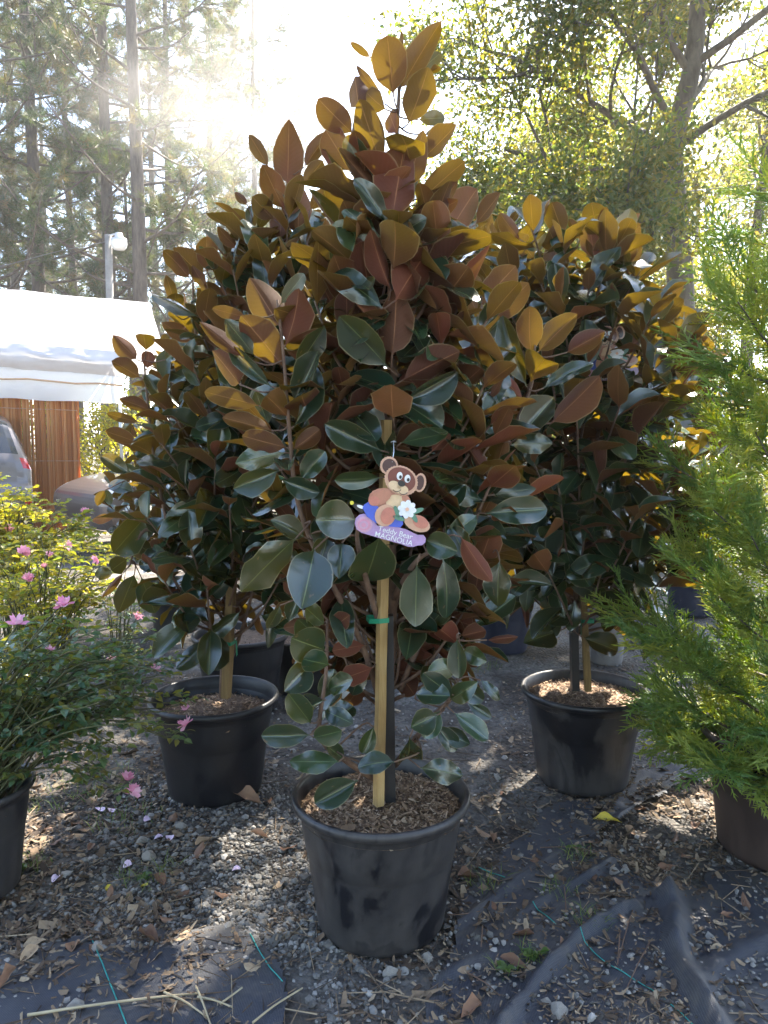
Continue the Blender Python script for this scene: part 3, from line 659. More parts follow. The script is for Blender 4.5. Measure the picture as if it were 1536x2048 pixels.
low += [(645,1290,600,1235,40,'G',1.70),(660,1330,610,1320,46,'G',1.68),(655,1380,700,1360,40,'G',1.72),(650,1400,600,1420,44,'G',1.68),(648,1420,690,1440,38,'G',1.70),(660,1260,700,1230,38,'B',1.76),(650,1250,610,1215,40,'G',1.72),
 (915,1330,870,1345,44,'G',1.72),(905,1390,860,1360,42,'G',1.70),(900,1400,940,1375,40,'G',1.72),(880,1420,850,1475,40,'G',1.70),(918,1290,880,1255,42,'B',1.78),(925,1300,965,1320,36,'G',1.74),(840,1270,800,1230,44,'B',1.84),(700,1270,665,1215,46,'B',1.82),(860,1250,905,1200,44,'G',1.78),
 (790,1340,835,1390,46,'B',1.86),(730,1330,700,1390,40,'G',1.80),(870,1450,915,1500,36,'G',1.72),(690,1520,650,1490,34,'G',1.70)]
rig = [(980,960,935,892,34,'B',1.80),(980,975,1030,930,54,'B',1.78),(970,1027,1092,1018,56,'G',1.76),(987,990,1065,975,26,'G',1.80),(955,1030,910,1065,40,'G',1.76),(965,1000,900,985,40,'G',1.80),
 (1063,710,1052,622,48,'B',2.0),(1075,705,1148,632,48,'B',2.0),(1132,706,1206,665,42,'B',2.02),(1060,765,1095,702,66,'B',1.96),(1055,775,1000,640,42,'G',2.0),(1085,778,1180,712,34,'G',2.0),(1100,848,1197,760,56,'B',2.0),
 (1037,876,1105,800,54,'G',1.94),(1012,880,928,805,42,'G',1.94),(1028,843,1003,772,40,'G',1.97),(1052,810,990,735,36,'B',1.98),(1020,890,1100,885,40,'G',2.0),
 (962,611,1028,530,52,'B',2.1),(962,595,946,550,24,'B',2.12),(966,648,1053,582,50,'B',2.08),(955,630,930,565,30,'B',2.1),(960,680,1000,640,36,'G',2.1),(945,690,880,640,40,'G',2.1)]
limbs = [pxp(l) for l in (
 [(772,1600,1.82),(775,1450,1.83),(785,1250,1.83),(783,1000,1.82),(787,800,1.80),(787,600,1.79),(785,440,1.79),(795,250,1.80),(801,110,1.81)],
 [(770,1440,1.83),(725,1290,1.80),(640,1120,1.76),(595,1000,1.74),(578,850,1.73),(568,720,1.73),(555,600,1.74)],
 [(768,1570,1.82),(690,1520,1.74),(640,1470,1.70),(652,1350,1.71),(655,1240,1.73)],
 [(800,1380,1.83),(850,1260,1.82),(900,1150,1.80),(950,1040,1.80),(985,960,1.80)],
 [(790,1150,1.85),(900,1020,1.95),(1000,900,2.0),(1060,780,2.0),(1070,690,2.0)],
 [(785,1000,1.85),(880,850,2.0),(945,700,2.08),(962,620,2.1)],
 [(790,1530,1.82),(860,1440,1.76),(910,1380,1.74),(918,1280,1.74)],
 [(787,500,1.80),(730,420,1.79),(705,310,1.80),(712,220,1.82)],
 [(790,520,1.80),(850,450,1.82),(905,450,1.88)],
 [(775,1300,1.83),(730,1150,1.72),(715,1060,1.68),(760,1060,1.66)],
 [(785,1200,1.83),(835,1120,1.72),(885,1100,1.70)])]
magnolia('magnolia_tree', 'tall magnolia with a pointed top carrying a bear tag and a pale wooden stake', limbs,
         top + mid + sh(lef, 1.73) + low + rig,
         dict(r=[(.4, .16), (.7, .24), (1.0, .33), (1.35, .28), (1.6, .15), (1.85, .07)], n=82, leaves=10, z=(.74, 1.78), front=.0, avoid=(690, 812, 1165, 1620, 1.84)), seed=3)

# left magnolia
YL = 2.50
lt = [(538,335,498,268,26,'B'),(575,370,578,275,60,'B'),(608,335,652,270,30,'B'),(568,420,530,340,46,'B'),(595,478,602,365,62,'B'),(605,370,645,325,34,'B'),(548,440,505,395,40,'B'),(560,480,563,425,42,'B'),(545,480,462,455,38,'B'),
 (495,410,470,383,16,'B'),(380,558,338,502,34,'B'),(407,558,355,498,38,'B'),(415,545,412,475,40,'B'),(485,556,462,508,38,'B'),(478,498,436,462,22,'B'),(560,500,497,492,28,'B'),(352,632,347,580,34,'B'),(450,595,410,567,18,'B'),
 (475,610,450,562,30,'B'),(275,720,228,673,34,'B'),(292,702,288,664,34,'B'),(281,756,228,722,32,'B'),(294,738,298,702,26,'B'),(385,684,330,648,32,'B'),(436,726,395,683,42,'B'),(292,1033,228,1103,62,'G'),(270,1146,240,1218,42,'G'),
 (282,1153,308,1222,46,'G'),(275,1130,320,1127,28,'G'),(255,1117,222,1140,34,'G'),(228,1146,190,1148,24,'G'),(248,1145,200,1195,16,'B'),(440,1268,420,1340,55,'G'),(482,1222,418,1268,32,'G'),(437,1113,380,1137,32,'G'),
 (463,1157,420,1195,32,'G'),(430,1085,368,1073,30,'G'),(620,420,650,380,26,'B'),(620,520,650,440,46,'B'),(600,540,560,500,44,'B'),(640,560,668,490,44,'B'),(610,600,640,520,30,'B'),(350,610,335,555,22,'B'),
 (380,760,340,745,34,'G'),(420,780,350,762,32,'G'),(430,760,360,800,30,'G'),(300,820,245,798,26,'B'),(275,885,215,862,28,'B'),(280,845,220,830,18,'B'),(370,880,360,848,40,'B'),(385,905,395,890,38,'B'),
 (340,870,290,850,36,'G'),(260,950,205,915,30,'G'),(300,960,240,935,26,'G'),(270,985,215,960,28,'G'),(450,990,398,945,48,'B'),(460,1020,410,985,36,'B'),(470,950,420,920,34,'B'),(480,1000,440,960,26,'G'),
 (400,940,340,960,34,'G'),(390,990,330,1000,28,'G'),(470,1080,400,1060,30,'G'),(500,1120,480,1090,34,'G'),(330,1060,380,1040,30,'B'),(340,1030,385,1018,26,'G'),(210,980,195,1010,18,'B'),(230,1035,185,1040,20,'B'),
 (430,860,470,820,28,'G'),(450,880,480,860,30,'G'),(380,700,420,720,30,'G'),(480,640,440,600,30,'B'),(510,560,470,530,34,'G'),(330,720,360,700,26,'G')]
limbsL = [pxp(l) for l in (
 [(446,1395,2.53),(452,1250,2.53),(470,1100,2.53),(490,900,2.52),(530,700,2.51),(560,520,2.51),(577,340,2.51)],
 [(452,1340,2.52),(400,1200,2.48),(345,1080,2.46),(310,930,2.46),(295,800,2.46),(288,720,2.46)],
 [(470,1100,2.53),(440,950,2.48),(410,780,2.48),(390,650,2.48),(385,540,2.48)],
 [(345,1080,2.46),(290,1060,2.42),(262,1120,2.40)],
 [(480,1000,2.52),(470,880,2.46),(450,740,2.45),(440,620,2.45)],
 [(450,1350,2.53),(490,1240,2.5),(520,1120,2.5)])]
magnolia('magnolia_tree', 'bushy magnolia beside the rose bush with its bare stake tied in green tape', limbsL, sh(lt, 2.44),
         dict(r=[(.45, .20), (.7, .30), (1.2, .33), (1.6, .26), (1.9, .13), (2.1, .06)], n=100, leaves=10, z=(.74, 1.90), avoid=(425, 505, 1185, 1400, 2.54)), seed=11, leafL=(.115, .17))

# right magnolia
rt = [(1128,475,1105,408,42,'B'),(1105,560,1115,485,56,'B'),(1120,500,1090,455,44,'B'),(1190,520,1180,460,46,'B'),(1205,490,1278,425,26,'B'),(1225,495,1278,450,26,'B'),(1225,545,1232,495,46,'B'),(1115,620,1182,578,42,'B'),
 (1290,620,1300,555,42,'B'),(1300,620,1350,580,44,'B'),(1100,980,1194,963,36,'G'),(1095,1008,1185,1030,38,'G'),(1107,940,1165,910,36,'B'),(1160,480,1140,440,18,'B'),(1210,470,1205,420,22,'B'),(1250,560,1283,490,20,'B'),
 (1260,575,1300,520,30,'B'),(1200,580,1190,530,44,'B'),(1240,600,1265,560,36,'G'),(1150,580,1130,530,38,'G'),(1070,520,1030,470,34,'B'),(1060,540,1020,560,32,'G'),(1040,480,1000,430,30,'B'),(1050,500,1090,470,30,'G'),
 (1130,640,1170,600,30,'B'),(1230,650,1180,630,34,'B'),(1240,700,1285,680,30,'B'),(1190,740,1260,722,36,'G'),(1180,790,1250,800,34,'G'),(1230,820,1290,790,34,'G'),(1200,880,1270,870,36,'G'),(1190,920,1250,945,36,'G'),
 (1190,1000,1260,985,40,'G'),(1160,1060,1215,1045,40,'G'),(1130,1160,1215,1195,36,'G'),(1110,1265,1060,1280,56,'G'),(1165,1275,1235,1300,44,'G'),(1140,1220,1100,1250,36,'G'),(1150,1200,1140,1260,34,'G'),(1120,1080,1075,1120,42,'G'),
 (1160,1130,1205,1095,36,'G'),(1060,1150,1050,1220,30,'G'),(1040,1180,1055,1250,16,'B'),(1010,1190,1015,1255,14,'G'),(1080,1170,1100,1225,18,'G'),(1240,1000,1300,1010,36,'G'),(1250,900,1300,930,34,'G')]
limbsR = [pxp(l) for l in (
 [(1148,1378,2.62),(1152,1200,2.62),(1155,1000,2.61),(1150,800,2.6),(1140,620,2.58),(1118,500,2.56)],
 [(1155,1050,2.61),(1200,850,2.58),(1225,680,2.56),(1222,540,2.55)],
 [(1152,1150,2.62),(1240,950,2.62),(1290,760,2.62),(1300,630,2.62)],
 [(1155,950,2.6),(1090,750,2.55),(1060,620,2.55),(1050,510,2.55)],
 [(1152,1220,2.6),(1120,1180,2.48),(1060,1165,2.45)],
 [(1155,1100,2.6),(1150,1000,2.45),(1105,985,2.4)])]
magnolia('magnolia_tree', 'broad magnolia next to the feathery conifer with a second tag half hidden in it', limbsR, sh(rt, 2.50),
         dict(r=[(.45, .20), (.7, .32), (1.2, .42), (1.6, .36), (1.85, .20)], n=110, leaves=10, z=(.76, 1.88), avoid=(1130, 1200, 1180, 1390, 2.63)), seed=21, leafL=(.115, .175))

# magnolias of the back row
def back(c, label, topx, topy, r, seed, heroes=(), extra=(), cap=230, n=52):
    zt = at(topx, topy, c.y).z; t = at(topx, topy, c.y)
    T = [Vector((c.x, c.y, .2)), Vector((c.x, c.y, .6)), c.lerp(t, .6) + Vector((0, 0, .3)), t]
    T[2].z = .2 + (zt - .2) * .66
    limbs = [T] + [pxp(e) for e in extra]
    return magnolia('magnolia_tree', label, limbs, list(heroes), dict(r=[(.4, r * .6), (.8, r), (zt - .5, r), (zt, r * .3)], n=n, leaves=10, z=(.66, zt - .02)), cap=cap, seed=seed, group='magnolias of the back row', leafL=(.12, .18))
back(BACKL, 'shaded magnolia rising behind the one with the bear tag', 680, 560, .46, 31, n=85)
back(NAVY, 'magnolia of the back row growing from the navy pot', 960, 430, .48, 32, n=95)
back(GREY, 'magnolia of the back row growing from the grey fabric pot', 1330, 625, .45, 33,
     heroes=[(1393,780,1378,728,30,'B',4.1),(1405,805,1470,722,26,'B',4.1),(1400,812,1412,762,54,'B',4.05),(1390,800,1362,765,34,'B',4.1),(1395,820,1370,810,30,'B',4.1),(1420,830,1475,800,30,'G',4.1),(1410,840,1450,850,30,'G',4.1)],
     extra=[[(1240,1150,4.4),(1300,1000,4.3),(1370,900,4.2),(1400,800,4.1)]], n=95)
back(FARR, 'farthest magnolia of the back row growing on grey fabric behind the conifer', 1370, 700, .42, 34, n=64, cap=160)
back(px_pot('black pot of the magnolia hidden behind the rose bush and the bushy magnolia', 340, 1270, 120, .85, 'pot_clean', chips=100)[0], 'magnolia in the back row behind the bushy magnolia', 420, 640, .42, 35, n=70, cap=180)

# ------------------------------------------------------------------ stakes, ties, bear tag
def stake(label, a, b, mat, w=.019, tz=None, hang=True):
    a, b = Vector(a), Vector(b); d = (b - a); L = d.length; q = d.to_track_quat('Z', 'Y').to_matrix()
    root = empty('stake', a); tag(root, label, 'stake', 'wooden stakes')
    mb = MB(); n = 8
    P = []
    for i in range(n + 1):
        z = L * i / n; k = w / 2 * (1 + .03 * math.sin(i * 1.7))
        for (x, y) in ((-1, -1), (1, -1), (1, 1), (-1, 1)): P.append(q @ Vector((x * k + .0012 * math.sin(i * 2.3), y * k, z)))
    Fc = [(i * 4 + k, i * 4 + (k + 1) % 4, (i + 1) * 4 + (k + 1) % 4, (i + 1) * 4 + k) for i in range(n) for k in range(4)] + [(3, 2, 1, 0), (n * 4, n * 4 + 1, n * 4 + 2, n * 4 + 3)]
    mb.add(P, Fc).build('shaft', mat, root, smooth=False)
    if tz is not None:
        t = MB(); f = (tz - a.z) / d.z; c = d * f; r = w * .5 + .0022
        ring = [(-r, -r), (r + .004, -r), (r + .022, .0), (r + .024, r + .012), (r, r + .016), (-r, r + .002), (-r, -r)]
        V = []
        for (x, y) in ring:
            for dz in (-.006, .006): V.append(c + q @ Vector((x, y, dz + .002 * math.sin(x * 400))))
        t.add(V, [(2 * i, 2 * i + 2, 2 * i + 3, 2 * i + 1) for i in range(len(ring) - 1)])
        if hang: t.add([c + q @ Vector(v) for v in ((r, -r - .002, .004), (r + .010, -r - .002, .005), (r + .012, -r - .006, -.045), (r + .003, -r - .006, -.05))], [(0, 1, 2, 3)])
        t.build('tie_tape', M['tie'], root, smooth=False)
    return root
stake('pale square wooden stake tied to the magnolia with the bear tag', at(757, 1610, 1.765), at(772, 840, 1.775), M['stake'], .0205, at(755, 1241, 1.77).z, hang=False)
stake('weathered wooden stake tied with a dangling end of green tape beside the rose bush', at(452, 1395, 2.46), at(480, 830, 2.44), M['stake_old'], .026, at(470, 1285, 2.46).z)
stake('thin weathered stake with a green tape knot in the muddy pot', at(1176, 1382, 2.56), at(1162, 1120, 2.56), M['stake_old'], .021, at(1172, 1240, 2.56).z)
M['dark_bar'] = smat('stake_shade', [(.3, (.012, .011, .012)), (.7, (.03, .025, .022))], 20, .5)  # dark bars put in for the stakes' shadowed faces, not separate posts
for (l, a, b) in (('dark bar standing in for the shadowed face of the pale stake', at(781, 1600, 1.80), at(776, 1230, 1.80)), ('dark bar standing in for shade beside the thin weathered stake', at(1150, 1380, 2.585), at(1147, 1230, 2.585))):
    mb = MB(); d = b - a; mb.box((0, 0, d.length / 2), (.030, .026, d.length), None)
    o = mb.build('post', M['dark_bar'], None, smooth=False); o.location = a; o.rotation_euler = d.to_track_quat('Z', 'Y').to_euler(); tag(o, l, 'post')

def flat_mat(name, c, rough=.35): return smat(name, [(.3, tuple(x * .88 for x in c)), (.7, tuple(min(1, x * 1.08) for x in c))], 90, rough, coat=.2)
TC = {k: flat_mat('tag_' + k, c) for k, c in dict(maroon=(.17, .035, .022), dark=(.06, .016, .016), fur=(.62, .36, .24), tan=(.50, .21, .13), foot=(.56, .20, .14), cream=(.78, .56, .34), blue=(.06, .12, .62), black=(.01, .01, .012), white=(.85, .86, .88), pink=(.66, .30, .42), lilac=(.46, .30, .55), lilac2=(.60, .36, .50), green=(.10, .25, .17), peach=(.85, .50, .35), yellow=(.75, .65, .05)).items()}
def ell(cx, cy_, rx, ry, rot=0, n=28, rag=0.0):
    P = []
    for i in range(n):
        a = 6.2832 * i / n; k = 1 + (rag * (1 if i % 2 else -1)); x, y = rx * k * math.cos(a), ry * k * math.sin(a); c, s_ = math.cos(R(rot)), math.sin(R(rot))
        P.append((cx + x * c - y * s_, cy_ + x * s_ + y * c))
    return P
def bear_tag(label, centre, scale, tilt=0.0, hang=None, yaw=0.0):
    """die-cut card: every printed area is a thin layer of its own; drawn in card units (y down), 770 units wide"""
    root = empty('plant_tag', centre); tag(root, label, 'plant tag', 'bear shaped plant tags')
    root.rotation_euler = (0, tilt, yaw)
    def layer(nm, P, col, lev, th=.0009):
        y0 = -.0011 * lev; n = len(P); Q = [((x - 780) * scale, (790 - y) * scale) for x, y in P]
        if sum(Q[i][0] * Q[(i + 1) % n][1] - Q[(i + 1) % n][0] * Q[i][1] for i in range(n)) < 0: Q = Q[::-1]
        V = [(x, y0 - th, z) for x, z in Q] + [(x, y0 + .0008, z) for x, z in Q]
        Fc = [tuple(range(n)), tuple(range(2 * n - 1, n - 1, -1))] + [(i, n + i, n + (i + 1) % n, (i + 1) % n) for i in range(n)]
        return obj_py(nm, V, Fc, TC[col], root)
    log = layer('log', [(388, 1015), (400, 960), (440, 922), (490, 910), (550, 940), (600, 1000), (640, 1045), (800, 1050), (950, 1085), (1080, 1150), (1150, 1152), (1176, 1190), (1170, 1235), (1135, 1266), (1085, 1268), (1040, 1284), (980, 1282), (900, 1252), (700, 1195), (560, 1152), (460, 1122), (405, 1080)], 'lilac', 0)
    layer('log_end', ell(492, 1030, 92, 88), 'lilac2', 1); layer('log_end_ring', ell(492, 1030, 70, 66), 'pink', 2); layer('log_end_ring', ell(488, 1034, 48, 44), 'lilac2', 3); layer('log_end_ring', ell(486, 1034, 26, 24), 'pink', 4)
    layer('torso', ell(770, 790, 235, 150, 18, 40, .012), 'tan', 1)
    layer('belly', ell(850, 800, 120, 95, 20), 'cream', 2)
    layer('shorts', [(475, 850), (490, 810), (540, 780), (640, 830), (760, 900), (910, 940), (920, 1030), (890, 1065), (780, 1055), (620, 1015), (520, 940)], 'blue', 3)
    layer('arm', ell(668, 735, 135, 72, -28, 36, .02), 'tan', 4); layer('paw', ell(600, 770, 62, 52, 10), 'foot', 5)
    layer('arm', ell(955, 760, 70, 40, 60, 30, .02), 'tan', 3)
    layer('leg', ell(1075, 1020, 150, 88, 22, 40, .01), 'fur', 4); layer('foot_sole', ell(1110, 1005, 92, 66, 30), 'foot', 5)
    layer('leg', ell(722, 930, 112, 122, 25, 40, .01), 'fur', 5); layer('foot_sole', ell(752, 935, 78, 96, 20), 'foot', 6)
    layer('ear', ell(765, 385, 98, 100, 0, 40, .025), 'fur', 2); layer('ear_inside', ell(768, 388, 76, 78), 'dark', 3)
    layer('ear', ell(1108, 572, 66, 104, 8, 40, .025), 'fur', 2); layer('ear_inside', ell(1104, 572, 46, 82, 8), 'dark', 3)
    layer('head', ell(898, 548, 190, 156, 30, 64, .022), 'fur', 4); layer('face', ell(902, 535, 160, 124, 30), 'maroon', 5)
    layer('muzzle', ell(826, 605, 72, 52, 25), 'cream', 6); layer('muzzle', ell(912, 645, 66, 48, 20), 'cream', 6); layer('chin', ell(868, 660, 52, 26, 25), 'cream', 7)
    layer('nose', ell(900, 580, 42, 32, 22), 'black', 8)
    for ex, ey in ((880, 497), (966, 527)):
        layer('eye', ell(ex, ey, 32, 44, 8), 'white', 6); layer('pupil', ell(ex + 8, ey + 12, 15, 20, 8), 'black', 7)
    for (x, y, a) in ((850, 640, 1), (920, 672, 1)):
        P = [(x + 46 * math.cos(R(t)), y + 30 * math.sin(R(t))) for t in range(10, 171, 16)]; Q = [(x + 40 * math.cos(R(t)), y + 23 * math.sin(R(t))) for t in range(170, 9, -16)]
        layer('smile', P + Q, 'black', 8)
    for (x, y, rot) in ((870, 960, 20), (1040, 950, 60), (1080, 880, -20), (850, 890, 70)): layer('flower_leaf', ell(x, y, 70, 26, rot, 12), 'green', 6)
    for k in range(8):
        a = k * 45 + 10; layer('flower_petal', ell(962 + 55 * math.cos(R(a)), 862 + 55 * math.sin(R(a)), 50, 34, a, 14), 'white', 7 + (k % 2) * .6)
    layer('flower_centre', ell(962, 862, 20, 20), 'peach', 9)
    layer('bee_body', ell(430, 850, 70, 30, 40, 14), 'black', 1); layer('bee_wing', ell(455, 835, 46, 18, 20, 12), 'white', 2); layer('bee_head', ell(358, 790, 22, 22), 'yellow', 2)
    for (txt, x, y, s_) in (('Teddy Bear', 640, 1078, 84), ('MAGNOLIA', 600, 1140, 84)):
        cu = bpy.data.curves.new('lettering', 'FONT'); cu.body = txt; cu.size = s_ * scale; cu.extrude = .0004; cu.offset = .2 * scale
        if txt[0] == 'M': cu.space_character = 1.0
        to = bpy.data.objects.new('lettering', cu); COL.objects.link(to); dg = bpy.context.evaluated_depsgraph_get(); dg.update()
        me = bpy.data.meshes.new_from_object(to.evaluated_get(dg)); bpy.data.objects.remove(to)
        me.materials.clear(); me.materials.append(TC['white']); o = link(bpy.data.objects.new('lettering', me), root)
        o.location = ((x - 780) * scale, -.0011 * 2.0, (790 - y - 20) * scale); o.rotation_euler = (R(90), R(15), 0); o['label'] = 'white lettering on the lilac log'
    if hang is not None:
        q = Matrix.Rotation(yaw, 3, 'Z') @ Matrix.Rotation(tilt, 3, 'Y'); qi = q.inverted()
        e = Vector(((800 - 780) * scale, -.004, (790 - 345) * scale)); h = qi @ (Vector(hang) - Vector(centre))
        mb = MB(); mb.tube([h + Vector((-.005, .004, .0)), h + Vector((0, -.012, .002)), h + Vector((.006, .004, 0)), h], .0011, n=5); mb.tube([h, h.lerp(e, .5) + Vector((.002, -.002, 0)), e, e + Vector((.003, .003, -.006))], .0009, n=5)
        mb.build('string', TC['white'], root)
    return root
tc0 = at(780.5, 1005, 1.575)
bear_tag('bear shaped plant tag with blue shorts and white flower hanging in front of green leaves', tc0, 1 / 5.486 / F * 1.575 * 1.0, hang=at(787, 884, 1.66), yaw=R(4))
bear_tag('second bear shaped plant tag mostly hidden among leaves of the broad magnolia', at(1208, 708, 2.44), 1 / 5.486 / F * 1.7, tilt=R(-20), hang=at(1222, 655, 2.5), yaw=R(-20))

# ------------------------------------------------------------------ rose bushes
def leaflet(fold=.15, curl=-.15):
    V = [(0, 0, 0), (-.30, .35, fold), (0, .4, 0), (.30, .35, fold), (-.24, .7, fold + curl * .4), (0, .75, curl * .5), (.24, .7, fold + curl * .4), (0, 1.0, curl)]
    return np.array(V), np.array([(0, 2, 1, 1), (0, 3, 2, 2), (1, 2, 5, 4), (2, 3, 6, 5), (4, 5, 7, 7), (5, 6, 7, 7)])
def tri_only(V, Fq):
    T = []
    for f in Fq:
        T.append(f[:3])
        if f[3] != f[2]: T.append((f[0], f[2], f[3]))
    return V, np.array(T)
LFL = [tri_only(*leaflet(.15, -.15)), tri_only(*leaflet(.05, -.3)), tri_only(*leaflet(.25, .1))]
def rose_template(n=9, open_=.6, seed=0):
    r = random.Random(seed); V = []; Fc = []
    for k in range(n):
        a = k * 2.4; lay = k / n; tilt = R(20 + 60 * lay * open_ * 1.6); w = .55 + .25 * lay
        ca, sa = math.cos(a), math.sin(a); b = len(V)
        for i in range(4):
            t = i / 3
            for j in range(4):
                u = j / 3 * 2 - 1; ww = w * (.35 + .65 * math.sin(min(1, t * .75 + .18) * 3.14 * .9)); x = u * ww * .5
                rad = .06 + t * math.sin(tilt) * .75 + .10 * u * u * 0; z = t * math.cos(tilt) * .8 + .12 * u * u - (.12 * t ** 3 if lay > .5 else 0)
                V.append((rad * ca - x * sa - .12 * u * u * ca * -1, rad * sa + x * ca + .12 * u * u * sa, z + r.uniform(-.015, .015)))
        for i in range(3):
            for j in range(3): Fc.append((b + i * 4 + j, b + i * 4 + j + 1, b + i * 4 + j + 5, b + i * 4 + j + 4))
    return np.array(V), np.array(Fc)
ROSEM = []
for q in range(4):
    v, f = rose_template(9 if q else 6, (.7, .9, .5, .8)[q], q); ROSEM.append(mesh_np('rose_bloom', v, f, M['petal'], rnd=np.repeat(rng.random(len(f) // 9), 9)))
def rose_bush(label, base, tips, flowers, seed, per=15, Lf=(.016, .030), group='pink rose bushes', leaf='rose_leaf'):
    rnd = random.Random(seed); base = Vector(base); root = empty('rose_bush', base); tag(root, label, 'rose bush', group)
    st = MB(); P, D, Nn, S = [], [], [], []
    for (t, up) in list(tips) + [(p, .10) for p, _ in flowers]:
        t = Vector(t); p0 = base + Vector((rnd.gauss(0, .04), rnd.gauss(0, .04), 0)); m = p0.lerp(t, .5); m.z += up
        C = smooth_poly([p0, m, t], 7); st.tube([p - base for p in C], .004, .0014, n=4, cap=False)
        for i in range(per):
            f = 1 - rnd.random() ** 1.15 * .78; q = f * (len(C) - 1); k = min(int(q), len(C) - 2); p = C[k].lerp(C[k + 1], q - k)
            a = rnd.uniform(0, 6.28); d = Vector((math.cos(a), math.sin(a), rnd.uniform(-.25, .55))).normalized(); ln = rnd.uniform(.05, .09)
            st.tube([p - base, p + d * ln * .5 - base + Vector((0, 0, .006)), p + d * ln - base], .0011, .0006, n=3, cap=False)
            side = d.cross(Vector((0, 0, 1))).normalized(); up_ = Vector((rnd.gauss(0, .35), rnd.gauss(0, .35), 1)).normalized()
            for (ff, sd) in ((1, 0), (.72, 1), (.72, -1), (.42, 1), (.42, -1)):
                dd = (d * (.5 if sd else 1) + side * sd * .9 + Vector((0, 0, rnd.uniform(-.35, .05)))).normalized()
                P.append(p + d * ln * ff); D.append(dd); Nn.append(up_ + Vector((rnd.gauss(0, .2), rnd.gauss(0, .2), 0))); S.append(rnd.uniform(*Lf) * (1.1 if not sd else .9))
    st.build('stems', M['rose_stem'], root)
    P = np.array(P); Vv, Ff, Rr, _ = scatter(LFL, P - np.array(base), basis(np.array(D), np.array(Nn)), np.array(S))
    tag(obj_np('foliage', Vv, Ff, M[leaf], root, smooth=False, rnd=Rr), kind='stuff')
    for (p, s) in flowers:
        o = bpy.data.objects.new('flower', ROSEM[rnd.randrange(4)]); link(o, root)
        o.location = Vector(p) - base; o.scale = (s, s, s); o.rotation_euler = (rnd.uniform(-.2, 1.3), rnd.uniform(-.6, .6), rnd.uniform(0, 6))
    return root
def tips_px(n, pxr, pyr, Yr, up, seed):
    r = random.Random(seed); out = []
    for _ in range(n):
        out.append((at(r.uniform(*pxr), r.uniform(*pyr), r.uniform(*Yr)), up * r.uniform(.5, 1.3)))
    return out
b1 = Vector((ROSC.x, ROSC.y, .22))
tp = tips_px(34, (-60, 200), (1190, 1440), (1.75, 2.15), .10, 1) + tips_px(26, (120, 330), (1230, 1450), (1.85, 2.25), .14, 2) + tips_px(12, (260, 375), (1330, 1500), (1.95, 2.3), .16, 3) + tips_px(8, (60, 260), (1480, 1600), (1.85, 2.1), .16, 4)
fl = [(at(372, 1420, 2.1), .020), (at(373, 1450, 2.08), .030), (at(127, 1212, 1.85), .030), (at(35, 1248, 1.82), .030), (at(252, 1560, 2.0), .028), (at(264, 1585, 2.0), .028), (at(310, 1340, 2.1), .020), (at(100, 1300, 1.9), .016)]
rose_bush('pink rose bush in a black pot leaning over the magnolia pot', b1, tp, fl, 5, per=7, Lf=(.019, .036))
rose_bush('rose bush with sunlight painted into yellow green leaves, growing behind the potted rose', (-1.45, 3.1, .0), tips_px(46, (-40, 260), (1060, 1230), (2.7, 3.4), .22, 6),
          [(at(130, 1092, 2.9), .030), (at(57, 1160, 2.8), .032), (at(195, 1120, 2.9), .028), (at(100, 1112, 2.95), .026), (at(90, 1135, 2.8), .02), (at(45, 1105, 2.9), .034)], 7, per=11, Lf=(.022, .038), leaf='rose_painted_sun')
rose_bush('low rose hedge with painted sunlit leaves before the parked cars', (-2.3, 4.6, .0), tips_px(40, (-60, 230), (1010, 1120), (4.0, 5.0), .25, 8) + tips_px(16, (-60, 110), (930, 1040), (4.0, 4.6), .25, 18),
          [(at(170, 1027, 4.3), .04), (at(60, 1100, 4.2), .04), (at(20, 1060, 4.4), .04)], 9, per=12, Lf=(.03, .05), leaf='rose_painted_sun')
rose_bush('thin leggy rose shrub between the potted rose and the white pot', (-1.25, 3.45, .0), tips_px(22, (190, 330), (1130, 1330), (3.1, 3.6), .1, 10), [(at(225, 1320, 3.1), .03), (at(275, 1235, 3.2), .03)], 11, per=6, Lf=(.016, .026))

# ------------------------------------------------------------------ feathery conifer
def sprig_template(seed):
    r = random.Random(seed); V = []; T = []
    def spike(p, d, L_, w):
        d = d.normalized(); a = d.orthogonal().normalized(); a = Matrix.Rotation(r.uniform(0, 6.28), 3, d) @ a; b = d.cross(a); k = len(V)
        for q in (p + a * w, p - a * w * .5 + b * w * .87, p - a * w * .5 - b * w * .87, p + d * L_): V.append(tuple(q))
        T.extend([(k, k + 1, k + 3), (k + 1, k + 2, k + 3), (k + 2, k, k + 3)])
    ax = Vector((0, 1, 0)); spike(Vector((0, 0, 0)), Vector((0, 1, .05)), 1.0, .016)
    for i in range(11):
        t = .06 + i * .083; s = 1 if i % 2 else -1; p = Vector((0, t, .05 * t)); L1 = (.50 - .32 * t) * r.uniform(.75, 1.2)
        d = Vector((s * .62, .85, r.uniform(-.35, .45))).normalized(); spike(p, d, L1, .018)
        for j in range(4):
            u = .2 + .2 * j; ss = 1 if j % 2 else -1
            d2 = (d + Vector((-d.y * ss, d.x * ss, r.uniform(-.6, .6))) * .7).normalized(); spike(p + d * L1 * u, d2, L1 * (.5 - .3 * u) + .06, .0155)
    return np.array(V), np.array(T)
SPR = [sprig_template(i) for i in range(4)]
